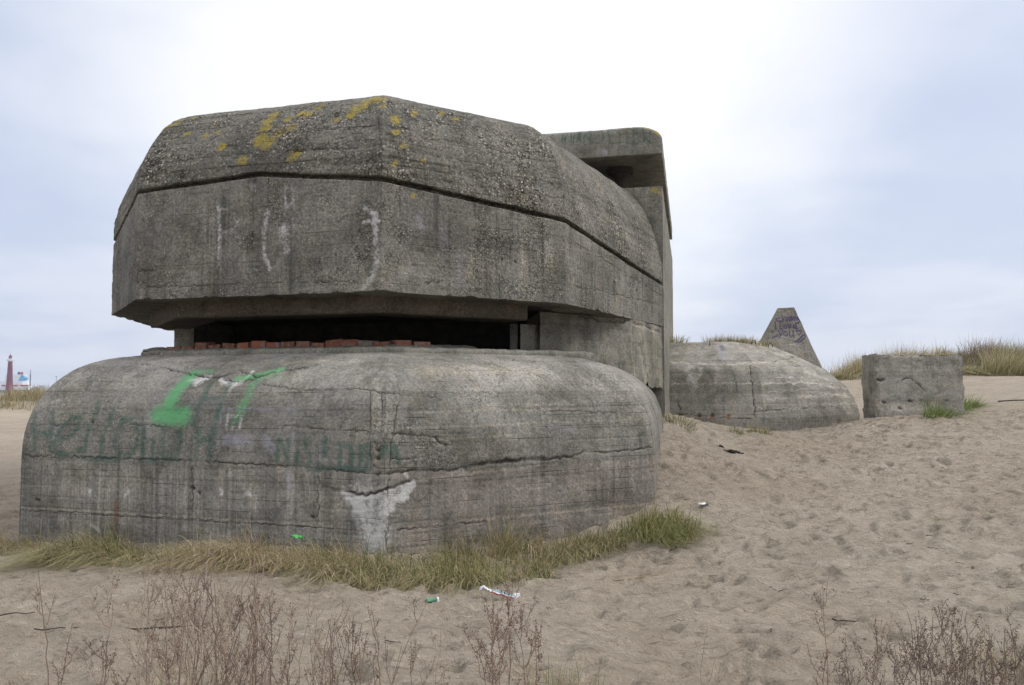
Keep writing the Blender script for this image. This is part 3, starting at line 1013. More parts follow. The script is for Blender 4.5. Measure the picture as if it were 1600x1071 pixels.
for pts, w, st in [([(240, 330), (280, 350)], 0.4, 0.32), ([(640, 330), (720, 340)], .2, .22), ([(500, 380), (560, 330)], .2, .2), ([(920, 400), (940, 450)], .12, .3), ([(580, 395), (640, 330)], .2, .15)]:
    S.paint(2, 1, pts, w, st, 1.0)
S.paint(2, 0, [(647, 306)], 0.07, .9, 1.0)
for pts, w, d in [([(218, 424), (236, 423)], 0.014, 0.025), ([(528, 348), (545, 335)], 0.014, .015), ([(665, 442), (690, 440)], 0.012, .015), ([(210, 450), (400, 443), (560, 440)], .010, .006), ([(830, 360), (845, 366)], .018, .02), ([(902, 419), (906, 421)], .02, .02), ([(890, 445), (1030, 475)], .009, .006), ([(900, 380), (1034, 462)], .008, .006)]:
    S.carve(pts, w, d)
for x, y in [(525, 398), (485, 407), (293, 400), (785, 405), (805, 408), (960, 440), (995, 452), (278, 330)]:
    S.carve([(x - 1, y), (x + 1, y + 3)], 0.024, 0.022, jit=0)
S.build("visor_band", M_BAND, ROOT)

# roof cap ------------------------------------------------------------
ztop = 3.68
gp = 0.072
cz = [0, .06, .2, .4, .6, .76, .85, .93, .975, 1.0]
cd = [0, 0.0, .02, .12, .27, .43, .58, .76, .89, 1.02]
tt = np.linspace(0, 1, 110)
cum = np.r_[0, np.cumsum(np.hypot(np.diff(cz) * 1.25, np.diff(cd) * .7))]
cum /= cum[-1]
czz = np.interp(tt, cum, cz)
cdd = np.interp(tt, cum, cd)
ker = np.ones(9) / 9
czz[4:-4] = np.convolve(czz, ker, 'valid')
cdd[4:-4] = np.convolve(cdd, ker, 'valid')
crow = [(0.22, (gp, 1)), (0.04, (gp - 0.004, 1))] + [(0.7 * d, (gp * (1 - z) + ztop * z, 1 - z)) for z, d in zip(czz, cdd)]
S = Surf()
loft(S, upper, crow, res_u, zg)
end_wall(S, upper, crow[1::10] + [crow[-1]], zg)
fan_xy(S, offset_poly(upper, 0.7 * 1.02), ztop)
# back wall of the shadow groove
loft(S, upper, [(0.13, (-0.02, 1)), (0.13, (gp + 0.02, 1))], 0.1, zg)
S.ready()
S.rough(0.007, boards=0.010, bh=0.10, seed=22, pits=0.010)
blob = [(262, 197, .10), (275, 193, .10), (283, 188, .06), (290, 210, .07), (300, 187, .08), (320, 213, .07), (340, 207, .06), (345, 231, .09), (413, 200, .13), (418, 190, .10), (428, 180, .11), (408, 215, .13), (417, 226, .14), (440, 205, .12),
        (455, 200, .09), (452, 186, .07), (482, 178, .09), (470, 178, .07), (460, 243, .12), (500, 166, .09), (560, 168, .14), (572, 160, .15), (548, 180, .08), (583, 155, .15), (592, 157, .10), (597, 166, .07), (617, 187, .10), (380, 250, .10), (405, 225, .09),
        (648, 178, .07), (712, 186, .08), (690, 177, .06), (845, 206, .10), (835, 200, .08), (632, 228, .06), (525, 188, .06), (335, 195, .05), (660, 250, .05), (616, 255, .05), (620, 206, .05)]
for x, y, r in blob:
    S.paint(2, 0, [(x - 2, y + 1), (x + 2, y - 1)], r * 1.5, 0.66, 1.0)
for pts, w, d in [([(858, 225), (875, 250), (880, 280), (881, 310)], 0.022, 0.02), ([(852, 215), (866, 235)], 0.05, 0.02), ([(918, 333), (1034, 398)], .010, .008), ([(860, 275), (1010, 345)], .008, .006), ([(225, 262), (300, 248), (420, 236), (560, 232)], .012, .010), ([(458, 237), (505, 232)], .02, .02), ([(400, 208), (580, 198)], .010, .008), ([(600, 210), (720, 222), (840, 250)], .012, .010)]:
    S.carve(pts, w, d)
S.carve([(590, 172), (592, 200), (596, 240)], .012, .01, jit=1.5)
S.paint(2, 1, [(600, 240), (700, 262), (800, 300)], .30, .20, 1)
S.paint(2, 1, [(460, 250), (600, 258)], .16, .18, 1)
S.paint(2, 3, [(905, 320), (960, 350), (1010, 400)], .35, .5, 1)
S.build("roof_cap", M_CAP, ROOT)

# lintel beam set back under the overhang, the ceiling above the slit
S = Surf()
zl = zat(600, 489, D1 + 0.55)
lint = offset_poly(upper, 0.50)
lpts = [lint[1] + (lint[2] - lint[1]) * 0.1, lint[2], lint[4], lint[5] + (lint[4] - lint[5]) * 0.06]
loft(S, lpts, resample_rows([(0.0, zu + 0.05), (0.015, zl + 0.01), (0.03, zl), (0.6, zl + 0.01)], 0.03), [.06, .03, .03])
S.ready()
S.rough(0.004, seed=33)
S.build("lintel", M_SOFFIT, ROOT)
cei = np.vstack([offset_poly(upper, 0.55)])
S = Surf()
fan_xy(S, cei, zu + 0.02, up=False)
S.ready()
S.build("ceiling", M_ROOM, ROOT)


def prism(name, poly, z0, z1, mat, res=0.05, seed=0, amp=0.004, parent=ROOT, chip=0.0, paintf=None, rowres=None):
    """closed upright prism, corners given counter-clockwise seen from above"""
    S = Surf()
    pts = [np.array(p[:2], float) for p in poly] + [np.array(poly[0][:2], float)]
    m = max(2, int((z1 - z0) / (rowres or res)) + 1)
    zz = np.linspace(z0, z1, m)
    for a, b2 in zip(pts[:-1], pts[1:]):
        k = max(2, int(np.linalg.norm(b2 - a) / res) + 1)
        t = np.linspace(0, 1, k)[:, None, None]
        G = np.zeros((k, m, 3))
        G[:, :, :2] = a + (b2 - a) * t
        G[:, :, 2] = zz
        S.grid(G)
    fan_xy(S, pts[:-1], z1)
    fan_xy(S, pts[:-1], z0, up=False)
    S.ready()
    S.rough(amp, boards=amp * 0.8, bh=0.17, seed=seed)
    if chip:
        e = 1 - sstep(0, 0.12, S.V0[:, 2] - z0)
        S.V[:, 2] += chip * e * np.clip(fbm(S.V0, 6.0, 4, seed + 1) + 0.25, 0, 1)
        e2 = 1 - sstep(0, 0.06, z1 - S.V0[:, 2])
        S.V[:, :2] -= 0.0
    if paintf:
        paintf(S)
    return S.build(name, mat, parent)


AX = np.array([math.sin(rad(12.5)), math.cos(rad(12.5))])
RX = np.array([math.cos(rad(12.5)), -math.sin(rad(12.5))])
BC = P(1037.0, 500, UR2[1] + 0.05)[:2]
# pier at the right end of the slit
PA, PB, PC = P(843, 500, 11.75)[:2], P(990, 500, 13.1)[:2], P(1036, 500, 14.75)[:2]


def pierpaint(S):
    S.paint(2, 3, [(1003, 520), (1010, 590)], 0.55, 1.0, 1.0)  # right face made paler in colour, standing in for sunlight on it
    S.paint(2, 3, [(1025, 525), (1028, 595)], 0.55, 1.0, 1.0)
    S.paint(2, 3, [(985, 512), (992, 596)], 0.06, 1.0, 0.6)
    S.paint(2, 3, [(900, 540), (960, 560)], 0.5, 0.5, 1.0)
    S.paint(2, 1, [(850, 505), (900, 515)], 0.3, 0.3, 1.0)
    S.paint(2, 1, [(870, 545), (880, 552)], 0.15, 0.3, 1.0)
    for x, y in [(998, 538), (1005, 566), (1012, 585), (1030, 555)]:
        S.carve([(x, y), (x + 1, y + 6)], 0.035, 0.03, jit=0)
    S.carve([(960, 505), (985, 500), (1000, 510), (1034, 520)], 0.04, 0.03, jit=2)
    S.carve([(905, 495), (960, 503)], 0.03, 0.02, jit=2)


prism("pier", [PA, PB, PC, PC + np.array([-1.2, 1.0]), PA + np.array([-.2, 2.0])], -0.04, zu + 0.001, M_PLAIN, 0.025, 41, 0.010, chip=0.16, paintf=pierpaint)
# narrow jamb next to the slit and the square post far left
J0, J1 = P(797, 520, 11.3)[:2], P(808, 520, 11.25)[:2]
prism("jamb", [J1 + np.array([0.05, .35]), PA + np.array([0.02, 0.12]), PA + np.array([0.02, 0.5]), J1 + np.array([0.05, .8])], 0.40, zl + 0.004, M_PLAIN, 0.06, 43)
prism("slit_post", [J0 + np.array([0, .3]), J1 + np.array([0, .28]), J1 + np.array([0.02, .7]), J0 + np.array([0, .7])], 0.40, zl + 0.006, M_PLAIN, 0.06, 44)
Q0, Q1 = P(272, 530, 13.4)[:2], P(303, 530, 13.3)[:2]


def postpaint(S):
    S.paint(2, 3, [(280, 525), (290, 545)], 0.4, 0.8, 1)  # daylight on the post put into its colour as a paler patch
    S.paint(1, 3, [(275, 530), (276, 545)], 0.1, 0.8, 1)


prism("corner_post", [Q0, Q1, Q1 + np.array([0.25, 3.2]), Q0 + np.array([-.1, 3.2])], 0.2, zu + 0.015, M_PLAIN, 0.04, 45, paintf=postpaint)
# room behind the slit
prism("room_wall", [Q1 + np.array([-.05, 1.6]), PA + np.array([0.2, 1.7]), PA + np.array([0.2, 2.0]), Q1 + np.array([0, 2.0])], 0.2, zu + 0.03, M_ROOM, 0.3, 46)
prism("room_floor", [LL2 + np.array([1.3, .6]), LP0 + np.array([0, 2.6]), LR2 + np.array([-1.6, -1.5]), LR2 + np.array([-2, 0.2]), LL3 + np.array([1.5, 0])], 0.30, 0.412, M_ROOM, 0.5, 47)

# rear tower ----------------------------------------------------------
W_, Ln = 9.9, 9.0
zw, zsl, zst = zat(1036, 291, BC[1]), zat(1036, 240, BC[1]), zat(1036, 193, BC[1])
tower = [BC - RX * W_, BC, BC + AX * Ln, BC - RX * W_ + AX * Ln]


def towerpaint(S):
    S.paint(2, 0, [(1020, 295), (1032, 300)], 0.10, 0.7, 1)
    S.paint(2, 3, [(990, 300), (1025, 330)], 0.3, 0.6, 1)


prism("tower_wall", tower, -2.2, zw, M_PLAIN, 0.06, 51, 0.006, paintf=towerpaint)
core = [BC - RX * (W_ - 1) + AX * 3.0, BC - RX * 0.7 + AX * 3.0, BC - RX * 0.7 + AX * (Ln - .5), BC - RX * (W_ - 1) + AX * (Ln - .5)]
prism("tower_core", core, zw - 0.1, zsl + 0.1, M_SOFFIT, 0.3, 52)
S = Surf()
sl_pts = [tower[0] + AX * Ln, tower[0], tower[1] - RX * 0.001, tower[2], tower[3] + RX * .01]
rows = [(0.35, zsl), (0.0, zsl)] + resample_rows([(0, zsl), (0.0, zst - 0.12), (0.02, zst - 0.06), (0.07, zst - 0.02), (0.16, zst)], 0.022)[1:]
loft(S, sl_pts, rows, [0.2, 0.022, 0.05, 0.2])
fan_xy(S, offset_poly(sl_pts, 0.16)[:-1], zst)
fan_xy(S, offset_poly(sl_pts, 0.34)[:-1], zsl + 0.003, up=False)
S.ready()
S.rough(0.006, seed=55, boards=.004, bh=.15)
sd = -((S.V0[:, :2] - BC) @ RX)            # metres in from the right-hand side
S.V[:, 2] -= 0.17 * (1 - np.clip(sd / 0.42, 0, 1)) ** 2 * sstep(zst - 0.30, zst - .05, S.V0[:, 2])


def D_(pts):
    return [(850 + 190 / 1600 * x, 185 + 65 / 547 * y) for x, y in pts]


for pts in [D_([(100, 190), (200, 195)]), D_([(240, 320), (250, 200), (280, 320), (310, 180)]), D_([(350, 180), (355, 320), (390, 320), (400, 170)]), D_([(440, 310), (450, 180), (480, 310), (485, 170)]),
            D_([(520, 320), (530, 200)]), D_([(610, 160), (540, 230), (620, 300)]), D_([(620, 155), (625, 320), (720, 320)]), D_([(745, 150), (790, 240), (770, 310)]),
            D_([(950, 130), (850, 155), (860, 330), (985, 320)]), D_([(865, 240), (930, 230)]), D_([(1000, 180), (1000, 320), (1090, 312)]), D_([(1100, 190), (1095, 325), (1180, 320)]),
            D_([(1240, 130), (1180, 135), (1185, 335), (1280, 300)]), D_([(1185, 220), (1240, 212)]), D_([(1300, 140), (1320, 250), (1390, 330)]), D_([(1395, 140), (1395, 330)]), D_([(1310, 145), (1312, 320)])]:
    S.paint(1, 1, pts, 0.035, 0.9, 0.6)
for pts, w, st in [(D_([(540, 110), (570, 150)]), .15, .5), (D_([(780, 430), (810, 450)]), .12, .6), (D_([(940, 380), (930, 430)]), .12, .5), (D_([(930, 100), (940, 180)]), .12, .5), (D_([(480, 350), (620, 360)]), .2, .4)]:
    S.paint(1, 3, pts, w, st, 1)
for x, y, r in [(1340, 90, .10), (1400, 100, .10), (1480, 110, .13), (1500, 130, .10), (1430, 60, .07), (1250, 70, .07), (1470, 210, .06)]:
    S.paint(2, 0, [D_([(x, y)])[0], D_([(x + 15, y + 5)])[0]], r, 0.72, 1)
S.build("roof_slab", M_PLAIN, ROOT)
# steel mount hanging from the slab
hc = BC - RX * 0.85 + AX * 0.95
M_STEEL = simple("rusty_steel", (0.030, 0.022, 0.018), 0.8, 0.4, 30)
hv, hq = [], []


def ring_stack(V, Q, c, rz, seg=16):
    base = len(V)
    for r, z in rz:
        for i in range(seg):
            a = 2 * math.pi * i / seg
            V.append((c[0] + r * math.cos(a), c[1] + r * math.sin(a), z))
    for k in range(len(rz) - 1):
        for i in range(seg):
            j = (i + 1) % seg
            Q.append((base + k * seg + i, base + k * seg + j, base + (k + 1) * seg + j, base + (k + 1) * seg + i))
    Q.append(tuple(base + i for i in range(seg))[::-1])
    Q.append(tuple(base + (len(rz) - 1) * seg + i for i in range(seg)))


zf = zsl
ring_stack(hv, hq, hc, [(0.06, zf - 0.55), (0.07, zf - 0.30), (0.12, zf - 0.2), (0.2, zf - 0.11), (0.26, zf - 0.09), (0.27, zf - 0.02), (0.27, zf + 0.02)])
mesh_np("slab_mount", np.array(hv), hq, M_STEEL, ROOT, smooth=False)

# ------------------------------------------------------------------ rear domed bunker
zr = zat(1200, 653, 17.6)
RA, RB, RC = PZ(1042, 650.5, zr)[:2], P(1205, 653, 17.6)[:2], PZ(1346, 648.5, zr)[:2]
RA = P(1036, 650, 18.35)[:2]
RA = RA + (RA - RB) * 1.3
RC = P(1352.0, 648, 19.3)[:2]
rear = [RA + np.array([0.3, 5.0]), RA, RB, RC, RC + np.array([0.35, 4.2])]
# soften the nose of the plan
RBa, RBb = RB + (RA - RB) * 0.22, RB + (RC - RB) * 0.30
RBm = RB * 0.5 + (RBa + RBb) * 0.25
RCa = RC + (RB - RC) * 0.25
rear = [RA + np.array([0.3, 5.0]), RA, RBa, RBm, RBb, RCa + np.array([.03, .05]), RC + np.array([-.02, .25]), RC + np.array([0.25, 4.2])]
ztr = zat(1150, 534, 19.4)
c0 = [(0, zr - 1.2), (0, zr), (0.03, zr + .13), (.12, zr + .42), (.29, zr + .70), (.70, zr + 1.09), (1.32, zr + 1.44), (1.95, ztr - .03), (2.1, ztr)]
RR = empty("domed_bunker", (float(RB[0]), float(RB[1]) + 2, float(zr) - 0.4),
           "low rounded concrete bunker with pale streaks, half buried in sand before the pyramid", "bunker")
c1_ = [(0, zr - 1.2), (0, zr), (0.03, zr + 0.02), (0.05, zr + .45), (.09, zr + 0.85), (.17, zr + 1.10), (.27, zr + 1.19), (.62, zr + 1.34), (1.1, zr + 1.53), (1.6, ztr - 0.03), (1.75, ztr)]


def res_n(ctrl, n):
    c = np.array(ctrl, float)
    q = np.r_[0, np.cumsum(np.linalg.norm(np.diff(c, axis=0), axis=1))]
    t = np.linspace(0, q[-1], n)
    return np.interp(t, q, c[:, 0]), np.interp(t, q, c[:, 1])


dl, zl_ = res_n(c1_, 150)
dr, zr_ = res_n(c0, 150)
wv = np.array([0, 0, .25, .45, .7, 1, 1, 1.0])
rows = [(dl[j] + wv * (dr[j] - dl[j]), zl_[j] + wv * (zr_[j] - zl_[j])) for j in range(150)]
S = Surf()
loft(S, rear, rows, [0.3, .026, .026, .026, .026, .026, .1])
end_wall(S, rear, rows[::8])
fan_xy(S, offset_poly(rear, rows[-1][0]), ztr)
S.ready()
S.rough(0.008, boards=0.013, bh=0.14, seed=62, pits=.006)
S.V[:, 2] += 0.03 * fbm(S.V0, 1.5, 3, 66) * sstep(ztr - .3, ztr, S.V0[:, 2])
for pts, w, st in [([(1045, 566), (1120, 570), (1180, 568), (1215, 566)], .06, .8), ([(1050, 600), (1100, 600), (1180, 599)], .035, .9), ([(1078, 575), (1082, 605)], .22, .9), ([(1095, 575), (1092, 590)], .12, .7),
                   ([(1190, 600), (1250, 598), (1330, 608)], .05, .9), ([(1220, 585), (1270, 600), (1320, 600)], .03, .8), ([(1200, 625), (1330, 615)], .05, .7), ([(1190, 640), (1340, 630)], .04, .7), ([(1240, 575), (1300, 595)], .05, .8), ([(1260, 610), (1330, 620)], .03, .8),
                   ([(1195, 612), (1240, 610), (1300, 602)], .03, .8), ([(1215, 590), (1260, 590), (1310, 605)], .03, .8), ([(1130, 540), (1160, 545)], .1, .5)]:
    S.paint(2, 3, pts, w, st, 1, jit=1.2)
    S.paint(1, 2, pts, w * 1.1, .42 * st, 1, jit=1.2)
for pts, w, st in [([(1130, 585), (1130, 625)], .35, .35), ([(1225, 615), (1245, 620)], .3, .35), ([(1050, 620), (1100, 640)], .3, .25), ([(1210, 630), (1300, 622)], .15, .25), ([(1128, 541), (1130, 548)], .16, .5), ([(1310, 590), (1325, 598)], .1, .5)]:
    S.paint(2, 1, pts, w, st, 1)
S.paint(2, 2, [(1045, 655), (1130, 662)], .2, .35, 1)
S.paint(1, 3, [(1127, 540), (1130, 560)], .25, .75, 1)
S.paint(1, 3, [(1132, 632), (1134, 642)], .12, .5, 1)
for pts, w, d in [([(1171, 570), (1175, 600), (1178, 630), (1181, 655)], .028, .03), ([(1140, 572), (1148, 595), (1152, 613)], .02, .02), ([(1180, 643), (1250, 638), (1300, 635)], .02, .015), ([(1060, 628), (1063, 640)], .03, .03), ([(1048, 648), (1175, 655)], .02, .012), ([(1205, 566), (1250, 558), (1255, 560)], .03, .03), ([(1205, 572), (1258, 572)], .03, .02)]:
    S.carve(pts, w, d)
for x in (1062, 1091, 1112, 1138):
    S.carve([(x, 649), (x + 2, 650)], .06, .05, jit=0)
    S.paint(2, 2, [(x, 650), (x, 653)], .09, .9, 1)
S.build("shell", M_REAR, RR)
# bent reinforcing bars left in its top edge
M_BAR = simple("rusty_bar", (0.05, 0.035, 0.028), 0.85, 0.3, 40)


def tube(pts, r, seg=6, taper=1.0):
    pts = np.asarray(pts, float)
    n = len(pts)
    V, Q = [], []
    for i in range(n):
        d = pts[min(i + 1, n - 1)] - pts[max(i - 1, 0)]
        d /= max(np.linalg.norm(d), 1e-9)
        up = np.array([0, 0, 1.0]) if abs(d[2]) < 0.9 else np.array([1.0, 0, 0])
        a = np.cross(d, up)
        a /= np.linalg.norm(a)
        b2 = np.cross(d, a)
        rr = r * (1 + (taper - 1) * i / max(1, n - 1))
        for k in range(seg):
            t = 2 * math.pi * k / seg
            V.append(pts[i] + rr * (math.cos(t) * a + math.sin(t) * b2))
    for i in range(n - 1):
        for k in range(seg):
            j = (k + 1) % seg
            Q.append((i * seg + k, i * seg + j, (i + 1) * seg + j, (i + 1) * seg + k))
    return V, Q


def join(parts):
    V, Q = [], []
    for v, q in parts:
        b0 = len(V)
        V += list(v)
        Q += [tuple(i + b0 for i in f) for f in q]
    return np.array(V), np.array(Q)


for x, y, kind in [(1109, 533, 0), (1181, 537, 1), (1207, 541, 1)]:
    p = P(x, y, 19.2)
    if kind:
        ps = [p + np.array([0.05 * math.cos(t) - .05, 0, 0.075 * math.sin(t) + .0]) for t in np.linspace(-0.4, math.pi + .4, 9)]
    else:
        ps = [p + np.array([0, 0, -.12]), p + np.array([0, 0, .0]), p + np.array([0.01, 0, .07])]
    V, Q = join([tube(ps, 0.009)])
    mesh_np("reinforcing_bar", V, Q, M_BAR, RR)

# ------------------------------------------------------------------ concrete block
BLK = empty("concrete_block", tuple(P(1435, 652, 17.6)),
            "rough square grey concrete block standing on the sand right of the low rounded bunker", "block")
b0, b1 = P(1370, 650, 17.0)[:2], P(1509, 650, 17.35)[:2]
b3 = P(1347, 640, 18.3)[:2]
b2_ = b1 + (b3 - b0)
zt = zat(1370, 552.5, 17.0)


def blockpaint(S):
    S.paint(2, 3, [(1375, 640), (1430, 642), (1460, 635)], .3, .7, 1)
    S.paint(2, 3, [(1380, 555), (1440, 557)], .08, .7, 1)
    for pts, w, d in [([(1400, 600), (1420, 590), (1430, 595), (1445, 612)], .03, .025), ([(1372, 594), (1382, 594)], .06, .05), ([(1440, 556), (1448, 555)], .05, .04), ([(1432, 565), (1440, 566)], .05, .04), ([(1460, 618), (1468, 616)], .05, .04), ([(1380, 628), (1384, 630)], .04, .03), ([(1420, 627), (1424, 628)], .05, .04), ([(1478, 626), (1480, 626)], .04, .04), ([(1405, 638), (1408, 640)], .05, .03), ([(1450, 632), (1452, 634)], .05, .03)]:
        S.carve(pts, w, d)
    S.paint(2, 1, [(1480, 560), (1500, 575)], .3, .25, 1)
    S.paint(2, 1, [(1355, 570), (1360, 625)], .5, .22, 1)
    # broken arrises
    px_, c2 = None, None
    top = 1 - sstep(0, .10, zt - S.V0[:, 2])
    S.V[:, 2] -= top * np.clip(fbm(S.V0, 5.0, 4, 5) + .15, 0, 1) * .09
    cx, cy = (b0 + b2_) / 2
    for c in (b0, b1, b3):
        d = np.linalg.norm(S.V0[:, :2] - c, axis=1)
        k = (1 - sstep(0, .10, d)) * np.clip(fbm(S.V0, 6.0, 4, 8) + .3, 0, 1) * .10
        v = np.array([cx, cy]) - c
        S.V[:, :2] += (v / np.linalg.norm(v))[None] * k[:, None]


prism("block_body", [b0, b1, b2_, b3], -1.5, zt, M_BLOCK, 0.025, 71, 0.012, parent=BLK, paintf=blockpaint)

# ------------------------------------------------------------------ pyramid obstacle with graffiti
DY = 27.0
pc = P(1234, 600, DY + 1.2)
PYR = empty("pyramid_obstacle", (float(pc[0]), float(pc[1]), float(height(pc[0], pc[1])[0])),
            "tapering concrete pyramid with purple I LOVE YOU writing, behind the low rounded bunker", "tank obstacle")
tl, tr_ = P(1215, 482, DY + .75), P(1241, 480.5, DY + .85)
bl, br = P(1172, 561, DY), P(1277, 561, DY + .25)
zbot = float(PYR.location.z) - 0.5


def ext(a, b, z):
    t = (z - a[2]) / (b[2] - a[2])
    return a + (b - a) * t


fl, fr_ = ext(tl, bl, zbot), ext(tr_, br, zbot)
back = np.array([1.25, 2.9, 0])
S = Surf()
top4 = [tl, tr_, tr_ + np.array([.16, .55, .0]), tl + np.array([.2, .55, .0])]
bot4 = [fl, fr_, fr_ + back, fl + back]
for i in range(4):
    j = (i + 1) % 4
    n1_, n2_ = (90, 150) if i == 0 else (50, 100)
    t = np.linspace(0, 1, n1_)[:, None, None]
    u = np.linspace(0, 1, n2_)[None, :, None]
    lo = bot4[i] + (bot4[j] - bot4[i]) * t
    hi = top4[i] + (top4[j] - top4[i]) * t
    S.grid(lo + (hi - lo) * u)
tg = np.array([[top4[0], top4[3]], [top4[1], top4[2]]])
S.grid(tg, fine=False)
S.ready()
S.rough(0.012, seed=81, pits=.012)


def E_(pts):
    return [(1195 + .056 * x, 480 + .056 * y) for x, y in pts]


for pts in [E_([(420, 300), (320, 320), (310, 370), (360, 400), (510, 395)]), E_([(480, 230), (500, 395)]), E_([(520, 380), (540, 290), (590, 290), (600, 390)]), E_([(640, 380), (650, 290), (690, 290), (700, 390)]), E_([(735, 240), (740, 380)]), E_([(800, 270), (740, 330), (810, 370)]),
            E_([(830, 380), (835, 280), (880, 290), (885, 370)]), E_([(910, 270), (920, 350), (960, 340)]), E_([(970, 290), (965, 400), (930, 450), (860, 455)]),
            E_([(295, 440), (310, 620)]), E_([(420, 450), (430, 620), (500, 610)]), E_([(560, 500), (530, 560), (560, 610), (610, 590), (610, 510), (560, 500)]), E_([(650, 480), (690, 610), (730, 470)]), E_([(880, 500), (800, 510), (790, 590), (920, 590)]), E_([(790, 545), (880, 540)]),
            E_([(390, 660), (430, 780)]), E_([(510, 660), (400, 860)]), E_([(560, 680), (530, 760), (590, 810), (640, 760), (610, 690), (560, 680)]), E_([(690, 670), (690, 790), (760, 810), (800, 780), (795, 660)]), E_([(800, 780), (825, 850)]),
            E_([(950, 780), (890, 700), (890, 650), (940, 650), (950, 690), (970, 650), (1010, 660), (1010, 720), (950, 780)]),
            E_([(220, 860), (380, 790)]), E_([(820, 980), (960, 900), (1020, 820), (1110, 770), (1130, 820), (1050, 920), (940, 990)]), E_([(930, 990), (980, 880), (1050, 820)])]:
    S.paint(1, 0, pts, 0.055, 1.0, 0.8)
S.paint(2, 3, E_([(560, 1080), (1000, 1040)]), 0.06, .8, 1, jit=1)
for x, y in [(380, 100), (500, 90), (650, 130)]:
    S.paint(2, 0, E_([(x, y), (x + 40, y)]), .10, .55, 1)
# this obstacle's paint layer 0 is purple-black marker
M_PYRP = M_PYR.copy()
M_PYRP.name = "concrete_purple_writing"
for nd in M_PYRP.node_tree.nodes:
    if nd.type == 'MIX':
        v = nd.inputs[7].default_value
        if abs(v[0] - 0.090) < 1e-3 and abs(v[1] - 0.33) < 1e-3:
            nd.inputs[7].default_value = (0.035, 0.018, 0.075, 1)
S.build("obstacle_body", M_PYRP, PYR)

# ------------------------------------------------------------------ grass
GREEN = np.array([(0.15, 0.175, 0.060), (0.22, 0.22, 0.085), (0.34, 0.30, 0.15), (0.10, 0.135, 0.040), (0.42, 0.35, 0.20), (0.28, 0.25, 0.11)])
STRAW = np.array([(0.50, 0.41, 0.26), (0.44, 0.35, 0.21), (0.36, 0.28, 0.16), (0.55, 0.47, 0.32), (0.27, 0.21, 0.12)])


def blades(roots, L, lean, width, tint, k=5, droop=0.5, twist=None):
    """ribbons: roots (n,3), L (n,), lean (n,2) horizontal lean per unit length"""
    n = len(roots)
    t = np.linspace(0, 1, k)
    V = np.zeros((n, k, 2, 3))
    ln = np.linalg.norm(lean, axis=1, keepdims=True)
    dirn = lean / np.maximum(ln, 1e-6)
    side = np.stack([-dirn[:, 1], dirn[:, 0]], 1)
    ang = rng.normal(0, 0.7, n)
    sd = side * np.cos(ang)[:, None] + dirn * np.sin(ang)[:, None]
    for i, q in enumerate(t):
        out = ln[:, 0] * (0.35 * q + 0.65 * q ** 1.8) * L
        up = L * (q * np.sqrt(np.clip(1 - 0.35 * ln[:, 0] ** 2, 0.1, 1)) - droop * ln[:, 0] * q ** 2.4)
        up = np.maximum(up, 0.012 * i)
        c = roots.copy()
        c[:, :2] += dirn * out[:, None]
        c[:, 2] += up
        w = width * (1 - 0.92 * q) * 0.5
        V[:, i, 0] = c
        V[:, i, 1] = c
        V[:, i, 0, :2] += sd * w[:, None]
        V[:, i, 1, :2] -= sd * w[:, None]
    base = (np.arange(n) * k * 2)[:, None]
    i = np.arange(k - 1)[None] * 2
    a = base + i
    Q = np.stack([a, a + 1, a + 3, a + 2], 2).reshape(-1, 4)
    T = np.repeat(np.c_[tint, np.ones(n)], k * 2, axis=0)
    return V.reshape(-1, 3), Q, T


def build_blades(name, sets, loc, parent=None):
    V, Q, T, b0 = [], [], [], 0
    for v, q, t in sets:
        V.append(v)
        Q.append(q + b0)
        T.append(t)
        b0 += len(v)
    return mesh_np(name, np.concatenate(V), np.concatenate(Q), M_GRASS, parent, {"tint": np.concatenate(T)}, True, loc)


def pick(n, gfrac):
    g = rng.random(n) < gfrac
    c = np.where(g[:, None], GREEN[rng.integers(0, len(GREEN), n)], STRAW[rng.integers(0, len(STRAW), n)])
    return c * rng.uniform(0.7, 1.2, (n, 1))


def tuft_set(c, n, r, L, lean0, spread, gfrac, width=0.006, droop=0.55, k=5, dz=-0.02):
    a = rng.uniform(0, 2 * math.pi, n)
    rr = r * np.sqrt(rng.random(n))
    xy = np.c_[c[0] + rr * np.cos(a), c[1] + rr * np.sin(a)]
    z = height(xy[:, 0], xy[:, 1]) + dz if len(c) < 4 else np.full(n, c[2]) + dz
    LL = L * rng.uniform(0.45, 1.15, n)
    out = np.c_[np.cos(a), np.sin(a)] * (rr / max(r, 1e-6))[:, None] * spread
    lean = np.array(lean0)[None] + out + rng.normal(0, 0.22, (n, 2))
    l = np.linalg.norm(lean, axis=1, keepdims=True)
    lean = lean / np.maximum(l, 1e-6) * np.clip(l, 0.1, 1.25)
    return blades(np.c_[xy, z], LL, lean, width * rng.uniform(0.7, 1.3, n), pick(n, gfrac), k, droop)


# strip at the foot of the bunker: tufts sampled over the area it covers
sets = []
strip = []
BPX = [-40, 30, 600, 720, 835, 930, 1027, 1080]
BPY = [850, 850, 869, 869, 859, 839, 806, 806]
for px in np.arange(-40, 1078, 8.0):
    base_y = float(np.interp(px, BPX, BPY))
    dep = float(np.interp(px, [-40, 45, 60, 300, 480, 560, 850, 900, 1000, 1075], [12, 14, 28, 20, 22, 48, 42, 24, 26, 34]))
    gf = float(np.interp(px, [-40, 45, 60, 300, 340, 480, 600, 850, 960, 1075], [.4, .4, .7, .6, .3, .25, .5, .65, .75, .95]))
    L = float(np.interp(px, [-40, 45, 60, 300, 480, 560, 700, 850, 900, 990, 1075], [.30, .3, .44, .40, .34, .42, .46, .44, .32, .36, .46]))
    for _ in range(5 if dep > 40 else 4):
        strip.append((px + rng.normal(0, 6), base_y + 4 + dep * rng.random(), gf, L))
